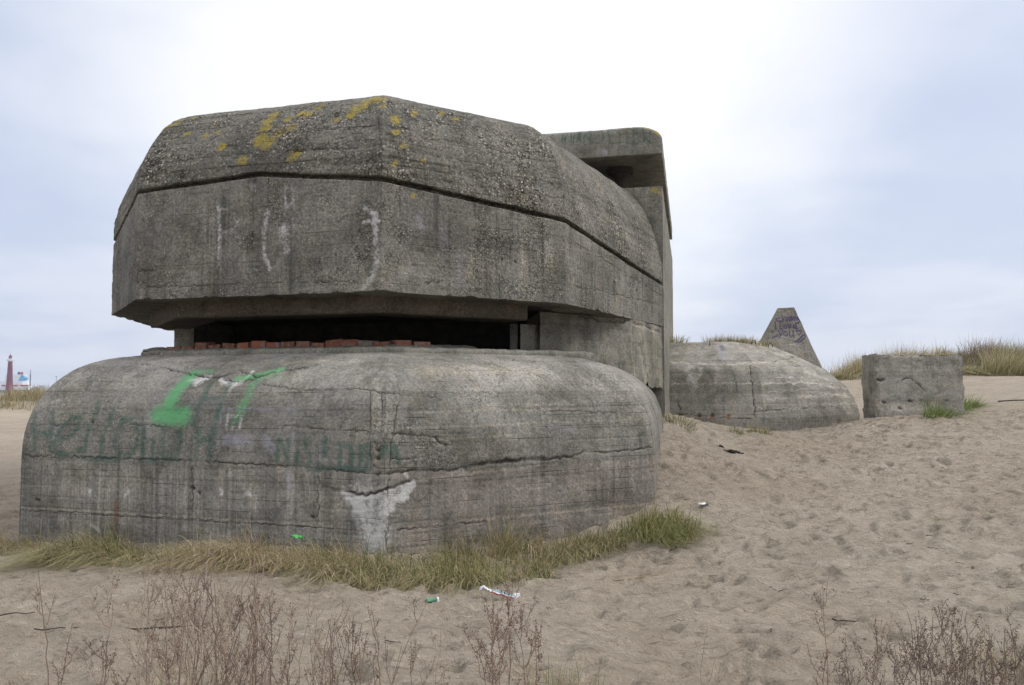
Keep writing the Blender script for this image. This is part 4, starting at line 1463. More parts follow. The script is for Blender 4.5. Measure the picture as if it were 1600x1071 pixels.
for px, py, gf, L in strip:
    g = ground_at(px, py)
    clump = vnoise(np.array([[g[0], g[1], 0]]), 2.6, 5)[0]
    if clump < -0.25 and 300 < px < 560 and rng.random() < .6:
        continue
    n = int(27 * (1.0 + 0.9 * clump))
    hgt = L * (1.05 + 0.75 * clump)
    sets.append(tuft_set(g, max(6, n), 0.12, hgt * 0.95, (rng.normal(-0.42 if px < 480 else -.1, .35), -0.72), 0.35, np.clip(gf + 0.35 * vnoise(np.array([[g[0], g[1], 9]]), 0.9, 6)[0], 0.05, 0.90), 0.0078, 0.80, k=6))
for px, py in [(785, 842), (800, 848), (775, 850)]:
    sets.append(tuft_set(ground_at(px, py + 20), 90, 0.12, 0.55, (0.0, -0.2), 0.5, 0.55, 0.0065, .5))
for q in [(985, 838), (1000, 833), (1012, 828), (1022, 834), (1032, 822), (1040, 830), (1050, 822), (1058, 832), (1046, 842), (1030, 846), (1012, 846), (1064, 828)]:
    st_ = tuft_set(ground_at(*q), 110, 0.14, 0.46, (rng.normal(0.25, .3), -0.65), 0.5, 0.78, 0.0075, 0.95, k=6)
    st_[2][:, :3] *= np.array([0.92, 1.0, 0.80])
    sets.append(st_)
o = build_blades("grass", sets, tuple(LP0) + (-1.65,))
tag(o, "drooping straw and green marram grass along the foot of the large bunker", "grass", kind="stuff")
# the far-left corner behind the bunker edge
# dunes: left far
sets = []
for _ in range(420):
    x, y = rng.uniform(-58, -27), rng.uniform(60, 72)
    sets.append(tuft_set((x, y), 34, 0.5, 0.95, (0.25, 0.0), 0.7, 0.55, 0.03, 0.6, k=4))
for _ in range(60):
    x, y = rng.uniform(-42, -34), rng.uniform(64, 69)
    sets.append(tuft_set((x, y), 50, 0.6, 1.35, (0.25, 0.0), 0.7, 0.25, 0.03, 0.6, k=4))
o = build_blades("dune_grass", sets, (-40, 66, -1))
tag(o, "pale tufted dune grass at the far left, in front of the lighthouse", "dune grass", kind="stuff")
# dunes: right
sets = []
for _ in range(900):
    px = rng.uniform(1285, 1780)
    y = rng.uniform(30.2, 40) + 1.6 * vnoise(np.array([[px * 0.02, 3.0, 0]]), 1.0, 12)[0] + rng.normal(0, .3)
    x = (px - 800) / F * y
    if px < 1345 and y > 35:
        continue
    cl_ = vnoise(np.array([[x, y, 0]]), 0.45, 8)[0]
    if cl_ < -0.25:
        continue
    L = (0.85 + 0.65 * cl_) * (0.75 if 1495 < px < 1560 else 1)
    if px > 1540:
        L *= 1.2
    gf = 0.50 if px < 1500 else 0.70
    L *= .9
    sets.append(tuft_set((x, y), 60, 0.40, max(0.4, L), (0.75, -0.3), 0.8, gf, 0.022, 0.85, k=5))
for px, n_, L_ in [(1330, 5, 1.0), (1350, 6, 1.2), (1395, 7, 1.3), (1415, 8, 1.45), (1430, 8, 1.4), (1565, 6, 1.5), (1590, 8, 1.6)]:
    for _ in range(n_):
        y = rng.uniform(30.5, 33)
        x = (px + rng.normal(0, 9) - 800) / F * y
        sets.append(tuft_set((x, y), 110, 0.45, L_, (0.45, 0), 0.6, 0.30 if px < 1500 else 0.5, 0.016, 0.6, k=5))
for _ in range(26):          # dark dry scrub growing through the grass at far right
    px = rng.choice([rng.uniform(1550, 1640), rng.uniform(1515, 1560)])
    y = rng.uniform(33.5, 36)
    v, q, t = tuft_set(((px - 800) / F * y, y), 70, 0.45, rng.uniform(.7, 1.25), (0.2, 0), 0.6, .2, 0.020, 0.4, k=4)
    t[:, :3] = np.array([0.20, 0.15, 0.11]) * rng.uniform(.7, 1.3)
    sets.append((v, q, t))
o = build_blades("dune_grass", sets, (15, 33, 0))
tag(o, "windblown dune grass on the bank behind the square concrete block", "dune grass", kind="stuff")

# single tufts
def tuft_obj(name, c, n, r, L, lean, gf, label, spread=0.7, width=0.007, droop=0.5, fixed=False):
    cc = tuple(c) + (1,) if fixed else c
    o = build_blades(name, [tuft_set(cc, n, r, L, lean, spread, gf, width, droop)], tuple(c[:3]))
    return tag(o, label, "grass tuft")


g = ground_at(1490, 648)
for i, (px, py, n, L) in enumerate([(1485, 648, 420, 0.42)]):
    sets = []
    def vivid(st):
        st[2][:, :3] *= np.array([0.62, 0.85, 0.5])
        return st
    for q in [(1462, 653), (1475, 651), (1488, 648), (1500, 643), (1510, 639), (1519, 636)]:
        sets.append(vivid(tuft_set(ground_at(*q), 190, 0.26, 0.50, (0.35, -0.4), 0.7, 0.96, 0.012, 0.7)))
    o = build_blades("grass_tuft", sets, tuple(g))
    tag(o, "bright green grass tuft growing against the right foot of the square concrete block", "grass tuft")
tuft_obj("grass_tuft", ground_at(1188, 678), 170, 0.22, 0.28, (0, -0.3), 0.9, "green grass tuft at the sandy foot of the low rounded bunker, larger of two", width=.010)
tuft_obj("grass_tuft", ground_at(1150, 677), 80, 0.14, 0.22, (0, -0.3), 0.85, "small thin grass tuft at the foot of the low rounded bunker, left of a larger", width=.010)
tuft_obj("grass_tuft", ground_at(1062, 662), 200, 0.30, 0.24, (0, -0.3), 0.8, "low green grass tuft in the corner between the large and the low rounded bunker", width=.010)
pt = P(1055, 536, 19.6)
tuft_obj("grass_tuft", (pt[0], pt[1], ztr), 130, 0.35, 0.28, (0.1, 0), 0.5, "grass tuft on top of the low rounded bunker, right beside the large bunker wall", width=.012, fixed=True)
sets = []
for x in np.arange(1112, 1182, 6):
    pt = P(x + rng.normal(0, 3), 536, 20.0)
    sets.append(tuft_set((pt[0], pt[1], ztr, 1), 70, 0.22, 0.20 + 0.10 * rng.random(), (0.15, 0), 0.6, 0.28, 0.011, 0.5))
o = build_blades("grass_tuft", sets, (float(pt[0]), float(pt[1]), float(ztr)))
tag(o, "row of straw coloured grass on the top edge of the low rounded bunker", "grass tuft")
pt = P(1198, 541, 20.0)
tuft_obj("grass_tuft", (pt[0], pt[1], ztr - .05), 130, 0.28, 0.24, (0.2, 0), 0.45, "yellowish grass tuft on the low rounded bunker, in front of the graffiti pyramid", width=.012, fixed=True)

# ------------------------------------------------------------------ dry weeds in the foreground
BR = np.array([(0.23, 0.165, 0.125), (0.28, 0.21, 0.16), (0.17, 0.12, 0.095), (0.35, 0.28, 0.215)])


def weed(px, pytop, Y, label, group, nbr=6, seedy=1.0, lean=0.0, tintc=None, bushy=0.5):
    g = P(px - lean, 900, Y)
    x0, y0 = g[0], Y
    z0 = height(x0, y0)[0]
    top = P(px, pytop, Y)
    H = top[2] - z0
    parts, tints = [], []
    base = tintc if tintc is not None else BR[rng.integers(0, len(BR))]

    def add(vq, c):
        parts.append(vq)
        tints.extend([(c[0], c[1], c[2], 1)] * len(vq[0]))

    k = 12
    t = np.linspace(0, 1, k)
    wob = np.cumsum(rng.normal(0, 0.006, (k, 2)), 0)
    main = np.stack([x0 + (top[0] - x0) * t ** 1.4 + wob[:, 0], y0 + wob[:, 1] + rng.normal(0, .10) * t ** 2, z0 - 0.05 + (H + 0.05) * t], 1)
    add(tube(main, 0.0032, 5, 0.4), base)

    def seeds(line, n, spread, c):
        for _ in range(n):
            i = rng.uniform(0.25, 1.0) * (len(line) - 1)
            j = int(min(i, len(line) - 2))
            p = line[j] + (line[j + 1] - line[j]) * (i - j)
            p = p + rng.normal(0, spread, 3)
            s = rng.uniform(0.0018, 0.0058)
            d = rng.normal(0, 1, (3, 3))
            d[:, 2] = np.abs(d[:, 2]) * 1.2
            d /= np.linalg.norm(d, axis=1, keepdims=True)
            v = [p + d[0] * s, p + d[1] * s, p - d[0] * s * .8, p - d[1] * s * .8]
            parts.append((v, [(0, 1, 2, 3)]))
            cc = c * rng.uniform(0.6, 1.2)
            tints.extend([(cc[0], cc[1], cc[2], 1)] * 4)

    for b_i in range(nbr):
        f = rng.uniform(0.30, 0.92)
        i = int(f * (k - 1))
        s0 = main[i]
        a = rng.uniform(0, 2 * math.pi)
        bl_ = H * rng.uniform(0.18, 0.46) * (1.25 - f * .7)
        m_ = 7
        q = np.linspace(0, 1, m_)
        spread = rng.uniform(0.25, 0.55) * (0.6 + bushy)
        ln = np.stack([s0[0] + math.cos(a) * bl_ * spread * q ** .8, s0[1] + math.sin(a) * bl_ * spread * q ** .8, s0[2] + bl_ * (0.3 * q + 0.65 * q ** 1.3)], 1)
        ln += np.cumsum(rng.normal(0, 0.004, (m_, 3)), 0)
        add(tube(ln, 0.0022, 4, 0.4), base * rng.uniform(.85, 1.15))
        seeds(ln, int(22 * seedy), 0.007, base * 0.8)
        for _ in range(3):
            j = rng.integers(2, m_ - 1)
            a2 = rng.uniform(0, 6.28)
            l2 = bl_ * rng.uniform(.2, .45)
            tw = np.stack([ln[j] + np.array([math.cos(a2) * l2 * .5, math.sin(a2) * l2 * .5, l2 * .8]) * u for u in (0, .4, .75, 1)])
            add(tube(tw, 0.0015, 3, 0.5), base)
            seeds(tw, int(9 * seedy), 0.006, base * 0.75)
    seeds(main[k // 2:], int(28 * seedy), 0.008, base * 0.8)
    V, _ = np.array([v for p_ in parts for v in p_[0]]), None
    Q, b0 = [], 0
    for v, q in parts:
        Q += [tuple(i + b0 for i in f) for f in q]
        b0 += len(v)
    o = mesh_np("dry_weed", V, Q, M_STEM, None, {"tint": np.array(tints)}, True, (float(x0), float(y0), float(z0)))
    return tag(o, label, "dry weed", group)


GL, GR = "dry weeds in the thicket at bottom left", "dry weeds in the thicket at bottom right"
LBL = "dry brown weed stem with small seed clusters in the dense thicket at bottom left"
LBR = "dry dark brown weed stem with bushy seed clusters in the thicket at bottom right"
weed(78, 885, 3.9, "thin bare weed stem rising alone at the far left edge of the foreground", None, 3, 0.25)
weed(152, 895, 3.9, "slender weed with few seed clusters, second stem from the left edge", None, 5, 0.8)
for px, py, Y, ln in [(215, 905, 3.8, -6), (235, 900, 4.0, 4), (262, 888, 3.7, 8), (272, 900, 4.1, -5), (290, 870, 3.9, 10), (305, 905, 3.6, -10), (325, 895, 4.0, 12), (345, 910, 3.7, 6), (362, 925, 3.9, 14), (385, 930, 3.6, 20),
                      (405, 915, 4.1, 15), (425, 935, 3.8, 25), (440, 960, 3.6, 8), (250, 940, 3.5, -8), (315, 950, 3.45, 0), (375, 965, 3.5, 5), (400, 990, 3.4, -6), (285, 985, 3.4, 6), (225, 985, 3.5, -6), (340, 1000, 3.4, 4), (205, 1000, 3.6, -4), (455, 985, 3.7, 6), (418, 1005, 3.5, -8), (355, 985, 3.45, -12), (300, 1010, 3.4, 9), (268, 1005, 3.4, -4), (240, 1010, 3.5, 3), (330, 975, 3.6, 16), (385, 1010, 3.5, 8), (185, 985, 3.7, 3)]:
    weed(px, py + rng.normal(0, 6), Y, LBL, GL, int(rng.integers(4, 7)), 0.7, ln)
for i in range(24):
    px = rng.uniform(200, 600) if i % 3 else rng.uniform(230, 420)
    weed(px, rng.uniform(865, 930) + max(0, px - 400) * .38, rng.uniform(3.6, 4.3), LBL, GL, int(rng.integers(3, 6)), 0.35, rng.normal(0, 16))
weed(316, 838, 4.3, "tall pale bleached dead stem rising above the thicket at bottom left", None, 3, 0.1, -6, np.array((0.36, 0.31, 0.27)))
weed(95, 985, 3.8, "short dry weed low at the far left edge of the foreground", None, 4, .5)
weed(480, 940, 3.9, "leaning sparse weed just right of the dense left thicket", None, 5, 0.6, -18)
weed(515, 985, 3.7, "short sparse weed in the sand gap right of the left thicket", None, 4, 0.6, 8)
weed(548, 960, 4.0, "slim brown weed standing apart in the open gap, right of the short sparse one", None, 6, 0.7, -10)
weed(585, 1000, 3.7, "low brown weed at the bottom edge, left of the long leaning stem", None, 5, 0.7, 5)
weed(655, 945, 3.9, "long weed stem leaning strongly right in the middle of the foreground", None, 3, 0.35, 62)
weed(690, 985, 3.7, "short dry weed with thin twigs at bottom centre", None, 5, 0.7, 6)
weed(645, 1000, 3.6, "small dry weed at bottom centre, under the long leaning stem", None, 4, 0.6, -6)
for i, (px, py, Y, ln, nb_) in enumerate([(765, 905, 3.9, -6, 7), (800, 895, 4.1, 8, 8), (822, 950, 3.8, 10, 8), (780, 960, 3.6, -10, 8), (835, 985, 3.7, 6, 6), (750, 985, 3.6, -10, 6)]):
    weed(px, py, Y, "reddish brown bushy weed in the clump at bottom centre below the white litter", "dry weeds of the bottom centre clump", nb_, 1.1, ln, np.array((0.24, 0.165, 0.125)))
weed(1105, 975, 3.7, "lone short weed stem right of centre at the bottom edge", None, 4, 0.5, 6)
weed(1297, 915, 4.0, "tall thin weed with narrow seed spike left of the right thicket", None, 6, 0.9, 8)
weed(1345, 960, 3.8, "forked weed between the tall spike and the right thicket", None, 7, 0.9, -10)
weed(1275, 1010, 3.6, "short weed at the foot of the tall spike in the right foreground", None, 5, 0.8)
for px, py, Y, ln in [(1370, 962, 3.9, 4), (1385, 985, 3.7, -4), (1415, 960, 3.8, -14), (1427, 970, 4.0, -10), (1447, 950, 3.8, -4), (1462, 945, 4.1, -20), (1475, 965, 3.8, -8), (1490, 985, 3.7, -16), (1440, 985, 3.6, 4), (1455, 1000, 3.5, -4),
                      (1500, 960, 4.0, 8), (1525, 985, 3.8, 6), (1548, 990, 3.9, 8), (1560, 985, 3.8, -4), (1575, 1005, 3.6, 6), (1590, 1000, 3.8, 4), (1540, 1015, 3.5, -6), (1510, 1010, 3.6, 8), (1480, 1015, 3.5, 4), (1425, 1015, 3.5, -6), (1400, 1015, 3.6, 5), (1330, 1015, 3.6, 4), (1310, 1025, 3.5, -5), (1598, 975, 3.9, 3), (1470, 1025, 3.4, -3), (1555, 1030, 3.45, 3)]:
    weed(px, py + rng.normal(0, 5), Y, LBR, GR, int(rng.integers(5, 9)), 0.85, ln, np.array((0.19, 0.14, 0.115)) * rng.uniform(.85, 1.2), 0.7)
# low straw-green grass at the bottom edge
def low_tuft(px, py, n, L, gf, label):
    g = ground_at(px, py)
    return tuft_obj("grass_tuft", g, n, 0.22, L, (0, 0.05), gf, label, 0.5, 0.0035, 0.4)


low_tuft(880, 1085, 140, 0.22, 0.7, "thin green grass tuft at the bottom edge, right of the bottom centre weeds")
low_tuft(1560, 1050, 160, 0.30, 0.45, "yellowish grass tuft among the dark weeds in the bottom right corner")
low_tuft(300, 1085, 120, 0.22, 0.5, "thin grass tuft under the dense weed thicket at bottom left")

# ------------------------------------------------------------------ litter, sticks
def twig_pts(c, L, ang, bend=0.15, k=6):
    d = np.array([math.cos(ang), math.sin(ang)])
    s = np.array([-d[1], d[0]])
    q = np.linspace(-.5, .5, k)
    xy = np.array(c[:2]) + d * (q * L)[:, None] + s * (bend * L * (q ** 2 - .1) + rng.normal(0, .01 * L, k))[:, None]
    z = height(xy[:, 0], xy[:, 1]) + 0.012 + np.abs(rng.normal(0, .008, k))
    return np.c_[xy, z]


def twig(px, py, L, ang, r, label, group=None, col=(0.05, 0.038, 0.03), name="twig", bend=.15):
    g = ground_at(px, py)
    parts = [tube(twig_pts(g, L, ang, bend), r, 5, .5)]
    if L > .3:
        parts.append(tube(twig_pts(g + np.array([.05, .02, 0]), L * .35, ang + .7), r * .6, 4, .5))
    V, Q = [], []
    for v, q in parts:
        b0 = len(V)
        V += list(v)
        Q += [tuple(i + b0 for i in f) for f in q]
    o = mesh_np(name, np.array(V), Q, M_STEM, None, {"tint": np.array([col + (1,)] * len(V))}, True, tuple(g))
    return tag(o, label, "twig", group)


twig(18, 966, .30, 0.25, .006, "short dark stick on the sand at the left edge, behind the first bare weed")
twig(258, 987, .55, -0.03, .006, "long thin dark stick lying flat on the sand behind the left thicket", bend=.03)
twig(88, 988, .28, .15, .005, "thin dark stick on the sand between the two leftmost weeds")
twig(1320, 975, .17, -.15, .007, "short curved dark stick beside the tall spiked weed in the right foreground", bend=-.5)
twig(1053, 861, .10, .6, .012, "small black piece of wood below the green right end of the grass strip")
twig(1590, 627, .9, -.2, .02, "dark bent branch on the sand at the right edge, beyond the square block", bend=.2)
twig(1000, 905, .7, .45, .005, "pale straw stalk lying on the sand right of the grass strip", col=(.30, .23, .13), bend=.05)
twig(1045, 880, .35, .7, .004, "short pale straw stalk above the longer one on the open sand", col=(.33, .26, .16))
for i in range(36):
    px, py = rng.uniform(1060, 1600), rng.uniform(690, 1000)
    if i > 27:
        px, py = rng.uniform(0, 900), rng.uniform(925, 1010)
    twig(px, py, rng.uniform(.04, .11), rng.normal(0, .8), rng.uniform(.002, .0045), "tiny dark twig lying loose on the open trampled sand", "tiny twigs scattered over the sand", bend=rng.normal(0, .3))

# seaweed-like dark clump
M_DARK = simple("dark_debris", (0.05, 0.038, 0.03), 0.9, .4, 25)
for j, (px, py, s, lab) in enumerate([(1145, 710, .22, "flat dark clump of dead plant debris on the sand below the low rounded bunker"), (1127, 703, .09, "small dark lump just left of the flat debris clump on the sand")]):
    g = ground_at(px, py)
    parts = []
    for _ in range(26 if j == 0 else 10):
        c = g + np.array([rng.normal(0, s * .32), rng.normal(0, s * .25), 0])
        parts.append(tube(twig_pts(c, s * rng.uniform(.3, .8), rng.uniform(0, 3.1), .4) + np.array([0, 0, rng.uniform(0, .04)]), .011, 5, .6))
    V, Q = join(parts)
    tag(mesh_np("debris_clump", V, Q, M_DARK, None, None, True, tuple(g)), lab, "debris")


def crumple(c, sx, sy, h, seed, n=16, rot=0.0, thick=True):
    """crumpled sheet lying on the sand"""
    t = np.linspace(-1, 1, n)
    a, b2 = np.meshgrid(t, t, indexing='ij')
    p = np.c_[a.ravel(), b2.ravel(), a.ravel() * 0]
    z = h * (0.5 + fbm(p, 1.4, 3, seed)) * (1 - 0.5 * (np.abs(p[:, 0]) ** 3))
    x, y = p[:, 0] * sx * (1 + .3 * vnoise(p, 1.5, seed + 3)), p[:, 1] * sy * (1 + .3 * vnoise(p, 1.5, seed + 4))
    X = c[0] + x * math.cos(rot) - y * math.sin(rot)
    Y = c[1] + x * math.sin(rot) + y * math.cos(rot)
    top = np.c_[X, Y, c[2] + 0.02 + np.maximum(z, 0.0)]
    bot = top - np.array([0, 0, .003])
    V = np.vstack([top, bot])
    Q = np.vstack([gridq(n, n), gridq(n, n, n * n, True)])
    return V, Q


M_WHITE = simple("white_plastic", (0.60, 0.60, 0.63), 0.45, 0.12, 30)
M_GRN = simple("green_plastic", (0.08, 0.24, 0.14), 0.5, 0.4, 30)
M_LGRN = simple("bright_green_plastic", (0.10, 0.50, 0.12), 0.45, 0.25, 30)
g = ground_at(1100, 792)
V, Q = crumple(g, .055, .035, .035, 5, rot=.2)
tag(mesh_np("crumpled_tissue", V, Q, M_WHITE, None, None, True, tuple(g)), "crumpled white tissue on the sand right of the large bunker", "litter")
g = ground_at(759, 930)
V, Q = crumple(g, .05, .03, .05, 15, rot=-.3)
tag(mesh_np("torn_wrapper", V, Q, M_WHITE, None, None, True, tuple(g)), "small torn white wrapper beside the long striped strip of litter", "litter")
# long white strip with a blue-green and a red edge
g = ground_at(788, 936)
root = empty("plastic_strip", tuple(g), "long narrow white and blue plastic strip with one bent end, lying below the grass strip", "litter")
e0, e1 = ground_at(770, 931), ground_at(806, 940)
d = (e1 - e0)
L = np.linalg.norm(d[:2])
ex = d[:2] / L
ey = np.array([-ex[1], ex[0]])
M_BLU = simple("teal_print", (0.16, 0.30, 0.33), 0.4, .2, 30)
M_RED = simple("red_print", (0.35, 0.08, 0.09), 0.4, .2, 30)


def strip_np(o0, o1, z0, z1, n=10):
    V, Q = [], []
    for i in range(n):
        t = i / (n - 1)
        c = e0[:2] + ex * L * t
        zz = e0[2] + (e1[2] - e0[2]) * t + .02
        for o_, z_ in ((o0, z0), (o1, z0), (o1, z1), (o0, z1)):
            V.append((*(c + ey * o_), zz + z_ + .004 * math.sin(i * 1.7)))
    for i in range(n - 1):
        for k in range(4):
            j = (k + 1) % 4
            Q.append((i * 4 + k, i * 4 + j, i * 4 + 4 + j, i * 4 + 4 + k))
    Q += [(3, 2, 1, 0), (n * 4 - 4, n * 4 - 3, n * 4 - 2, n * 4 - 1)]
    return np.array(V), Q


V, Q = strip_np(-.018, .022, 0, .012)
mesh_np("white_sheet", V, Q, M_WHITE, root, smooth=False)
V, Q = strip_np(.000, .030, .0125, .016)
mesh_np("blue_stripe", V, Q, M_BLU, root, smooth=False)
V, Q = strip_np(-.024, -.0185, 0, .009)
mesh_np("red_edge", V, Q, M_RED, root, smooth=False)
vv, qq = [], []
add_box(vv, qq, e1[:2] + ex * .012, ex, ey, None, .008, .03, e1[2] + .01, e1[2] + .06, .002)
mesh_np("bent_end", np.array(vv), np.array(qq), M_WHITE, root, smooth=False)
# green crushed cup with white lid
g = ground_at(677, 945)
root = empty("crushed_cup", tuple(g), "crushed green cup with a white rim lying on the sand below the grass strip", "litter")


def lying_cup(c, ex, prof, squash, seg=18):
    V, Q = [], []
    ey = np.array([-ex[1], ex[0]])
    for (r, x) in prof:
        for i in range(seg):
            a = 2 * math.pi * i / seg
            rr = r * (1 + .22 * math.sin(3 * a + x * 60) * squash)
            p = c[:2] + ex * x + ey * rr * math.cos(a) * 1.2
            V.append((p[0], p[1], c[2] + .03 + rr * math.sin(a) * (1 - .4 * squash)))
    for k in range(len(prof) - 1):
        for i in range(seg):
            j = (i + 1) % seg
            Q.append((k * seg + i, k * seg + j, (k + 1) * seg + j, (k + 1) * seg + i))
    Q.append(tuple(range(seg))[::-1])
    Q.append(tuple((len(prof) - 1) * seg + i for i in range(seg)))
    return np.array(V), Q


ex_ = np.array([math.cos(.25), math.sin(.25)])
V, Q = lying_cup(g, ex_, [(.020, -.05), (.024, -.025), (.016, -.005), (.026, .025)], 1)
mesh_np("cup_body", V, Q, M_GRN, root, smooth=False)
V, Q = lying_cup(g, ex_, [(.027, .026), (.028, .037), (.023, .041)], .6)
mesh_np("cup_rim", V, Q, M_WHITE, root, smooth=False)
g = ground_at(463, 862)
V, Q = crumple(g + np.array([0, 0, .10]), .07, .05, .06, 25)
tag(mesh_np("green_wrapper", V, Q, M_LGRN, None, None, True, tuple(g)), "bright green crumpled wrapper in the grass at the foot of the large bunker", "litter")

# ------------------------------------------------------------------ lighthouse, ferry, masts far off
LY = 880.0
lb = P(14.5, 612, LY)
u = LY / F
LH = empty("lighthouse", tuple(lb), "tall dark red lighthouse with white lantern gallery, far away at the left edge", "lighthouse")
M_LHR = simple("lighthouse_red", (0.125, 0.014, 0.045), 0.6, 0.12, .3)
M_LHW = simple("lighthouse_white", (0.62, 0.60, 0.62), 0.6, 0.1, .3)
M_GLS = simple("lantern_glass", (0.25, 0.22, 0.25), 0.2, .2, .3)


def lathe(name, rz, mat, parent, seg=20, c=lb):
    V, Q = [], []
    ring_stack(V, Q, c, [(r, c[2] + z) for r, z in rz], seg)
    return mesh_np(name, np.array(V), Q, mat, parent, smooth=False)


lathe("tower", [(5.6 * u, -8), (5.6 * u, 4.2 * u), (4.7 * u, 8.2 * u), (3.0 * u, 47 * u)], M_LHR, LH)
lathe("gallery", [(3.1 * u, 46.5 * u), (4.6 * u, 48 * u), (4.6 * u, 50.4 * u), (3.2 * u, 50.6 * u)], M_LHW, LH)
lathe("lantern_room", [(2.4 * u, 50.6 * u), (2.4 * u, 53.5 * u)], M_GLS, LH, 12)
lathe("dome", [(2.8 * u, 53.5 * u), (2.2 * u, 55 * u), (1.0 * u, 56.6 * u), (.2 * u, 57.3 * u), (.12 * u, 61 * u)], M_LHR, LH, 12)

FY = 1000.0
u = FY / F
fb = P(8, 613, FY)
FE = empty("ferry", (float(fb[0]), FY + 12, -8.6), "white ferry with red lifeboats and a blue arrow on its funnel, behind the lighthouse", "ferry")
M_FW = simple("ship_white", (0.62, 0.64, 0.68), 0.5, 0.06, .1)
M_FB = simple("ship_navy", (0.035, 0.055, 0.11), 0.5, 0.1, .1)
M_FR = simple("ship_red", (0.33, 0.05, 0.065), 0.5, 0.1, .2)
M_FC = simple("ship_blue", (0.08, 0.30, 0.50), 0.5, 0.1, .2)


def fbox(name, x0, y0, x1, y1, dy, dep, mat, taper=0.0, parent=FE, zmin=None):
    """box on the ferry spanning these photograph positions, dy metres behind its near side"""
    a, b2 = P(x0, y0, FY), P(x1, y1, FY)
    zlo, zhi = min(a[2], b2[2]), max(a[2], b2[2])
    if zmin is not None:
        zlo = zmin
    tz = taper * (b2[0] - a[0])
    V = []
    for z, t in ((zlo, 0), (zhi, tz)):
        for xx, yy in ((a[0] + t, FY + dy), (b2[0] - t, FY + dy), (b2[0] - t, FY + dy + dep), (a[0] + t, FY + dy + dep)):
            V.append((xx, yy, z))
    Q = [(3, 2, 1, 0), (4, 5, 6, 7), (0, 1, 5, 4), (1, 2, 6, 5), (2, 3, 7, 6), (3, 0, 4, 7)]
    return mesh_np(name, np.array(V), Q, mat, parent, smooth=False)


fbox("hull", -160, 611.6, 44, 609.6, 0, 24, M_FB, zmin=-9.2)
fbox("upper_hull", -158, 609.6, 43, 603.8, 0.6, 23, M_FW)
fbox("superstructure", -140, 603.8, 33, 595.8, 3, 18, M_FW)
fbox("bridge_deck", 2, 595.8, 30, 585.5, 6, 12, M_FW, .04)
for x0, x1 in [(2, 8), (9.5, 14), (16, 21), (21.5, 27), (31, 36.5), (37, 43)]:
    fbox("lifeboat", x0, 603.9, x1, 601.6, 0.2, 2.6, M_FR, .06)
fn = fbox("funnel", 20.5, 596, 33, 586, 5.5, 6, M_FW)
a, b2, c3 = P(24.5, 595.6, FY + 5.2), P(28.5, 586.6, FY + 5.2), P(36, 591.5, FY + 5.2)
V = []
for dy in (0, 6):
    for q in (P(24, 596, FY), P(32, 596, FY), P(36, 591.5, FY), P(31, 586, FY), P(29, 586, FY)):
        V.append((q[0], FY + 5.2 + dy, q[2]))
mesh_np("funnel_arrow", np.array(V), [(0, 1, 2, 3, 4), (9, 8, 7, 6, 5)] + [(i, i + 5, (i + 1) % 5 + 5, (i + 1) % 5) for i in range(5)], M_FC, fn, smooth=False)
for x in (22.5, 27.2):
    p = P(x, 585.5, FY)
    V, Q = [], []
    ring_stack(V, Q, (p[0], FY + 9), [(1.6, p[2] - 1), (1.5, p[2] + 2.6), (1.1, p[2] + 3.4)], 10)
    mesh_np("exhaust_stack", np.array(V), Q, M_FB if x < 25 else M_FR, fn, smooth=False)
for x, y0, y1, r in [(41.2, 596, 585, .75), (41.6, 586, 577.5, .35)]:
    a, b2 = P(x, y0, FY), P(x, y1, FY)
    V, Q = [], []
    ring_stack(V, Q, (a[0], FY + 8), [(r, a[2] - 6), (r * .8, b2[2])], 8)
    mesh_np("mast", np.array(V), Q, M_FB, FE, smooth=False)
# harbour mast and low sheds by the water
a, b2 = P(87.5, 612, 700), P(87.5, 588, 700)
V, Q = [], []
ring_stack(V, Q, a, [(.35, a[2] - 3), (.22, b2[2])], 8)
ring_stack(V, Q, a, [(.9, b2[2] - .8), (.9, b2[2] - .2)], 8)
tag(mesh_np("light_mast", np.array(V), Q, simple("mast_grey", (.30, .33, .37), .6, .1, .2), None, None, False, (float(a[0]), float(a[1]), float(a[2]))), "thin grey light mast on the far harbour, just left of the bunker edge", "mast")
M_SHED = simple("shed_grey", (.36, .39, .44), .7, .15, .1)
for x0, x1, y1, lab in [(52, 60, 604.6, "low pale harbour shed left of the stepped grey one, beyond the dune"), (60, 74, 602.6, "low stepped grey harbour shed beyond the far left dune")]:
    a, b2, c3 = P(x0, 612, 800), P(x1, 612, 800), P(x0, y1, 800)
    vv, qq = [], []
    mid = (a + b2) / 2
    add_box(vv, qq, mid[:2], np.array([1., 0]), np.array([0, 1.]), None, (b2[0] - a[0]) / 2, 6, -10, c3[2] - 1.2)
    add_box(vv, qq, mid[:2] + np.array([1.0, 0]), np.array([1., 0]), np.array([0, 1.]), None, (b2[0] - a[0]) / 4, 5, c3[2] - 1.3, c3[2])
    tag(mesh_np("harbour_shed", np.array(vv), np.array(qq), M_SHED, None, None, False, (float(mid[0]), 800.0, -9.0)), lab, "shed")

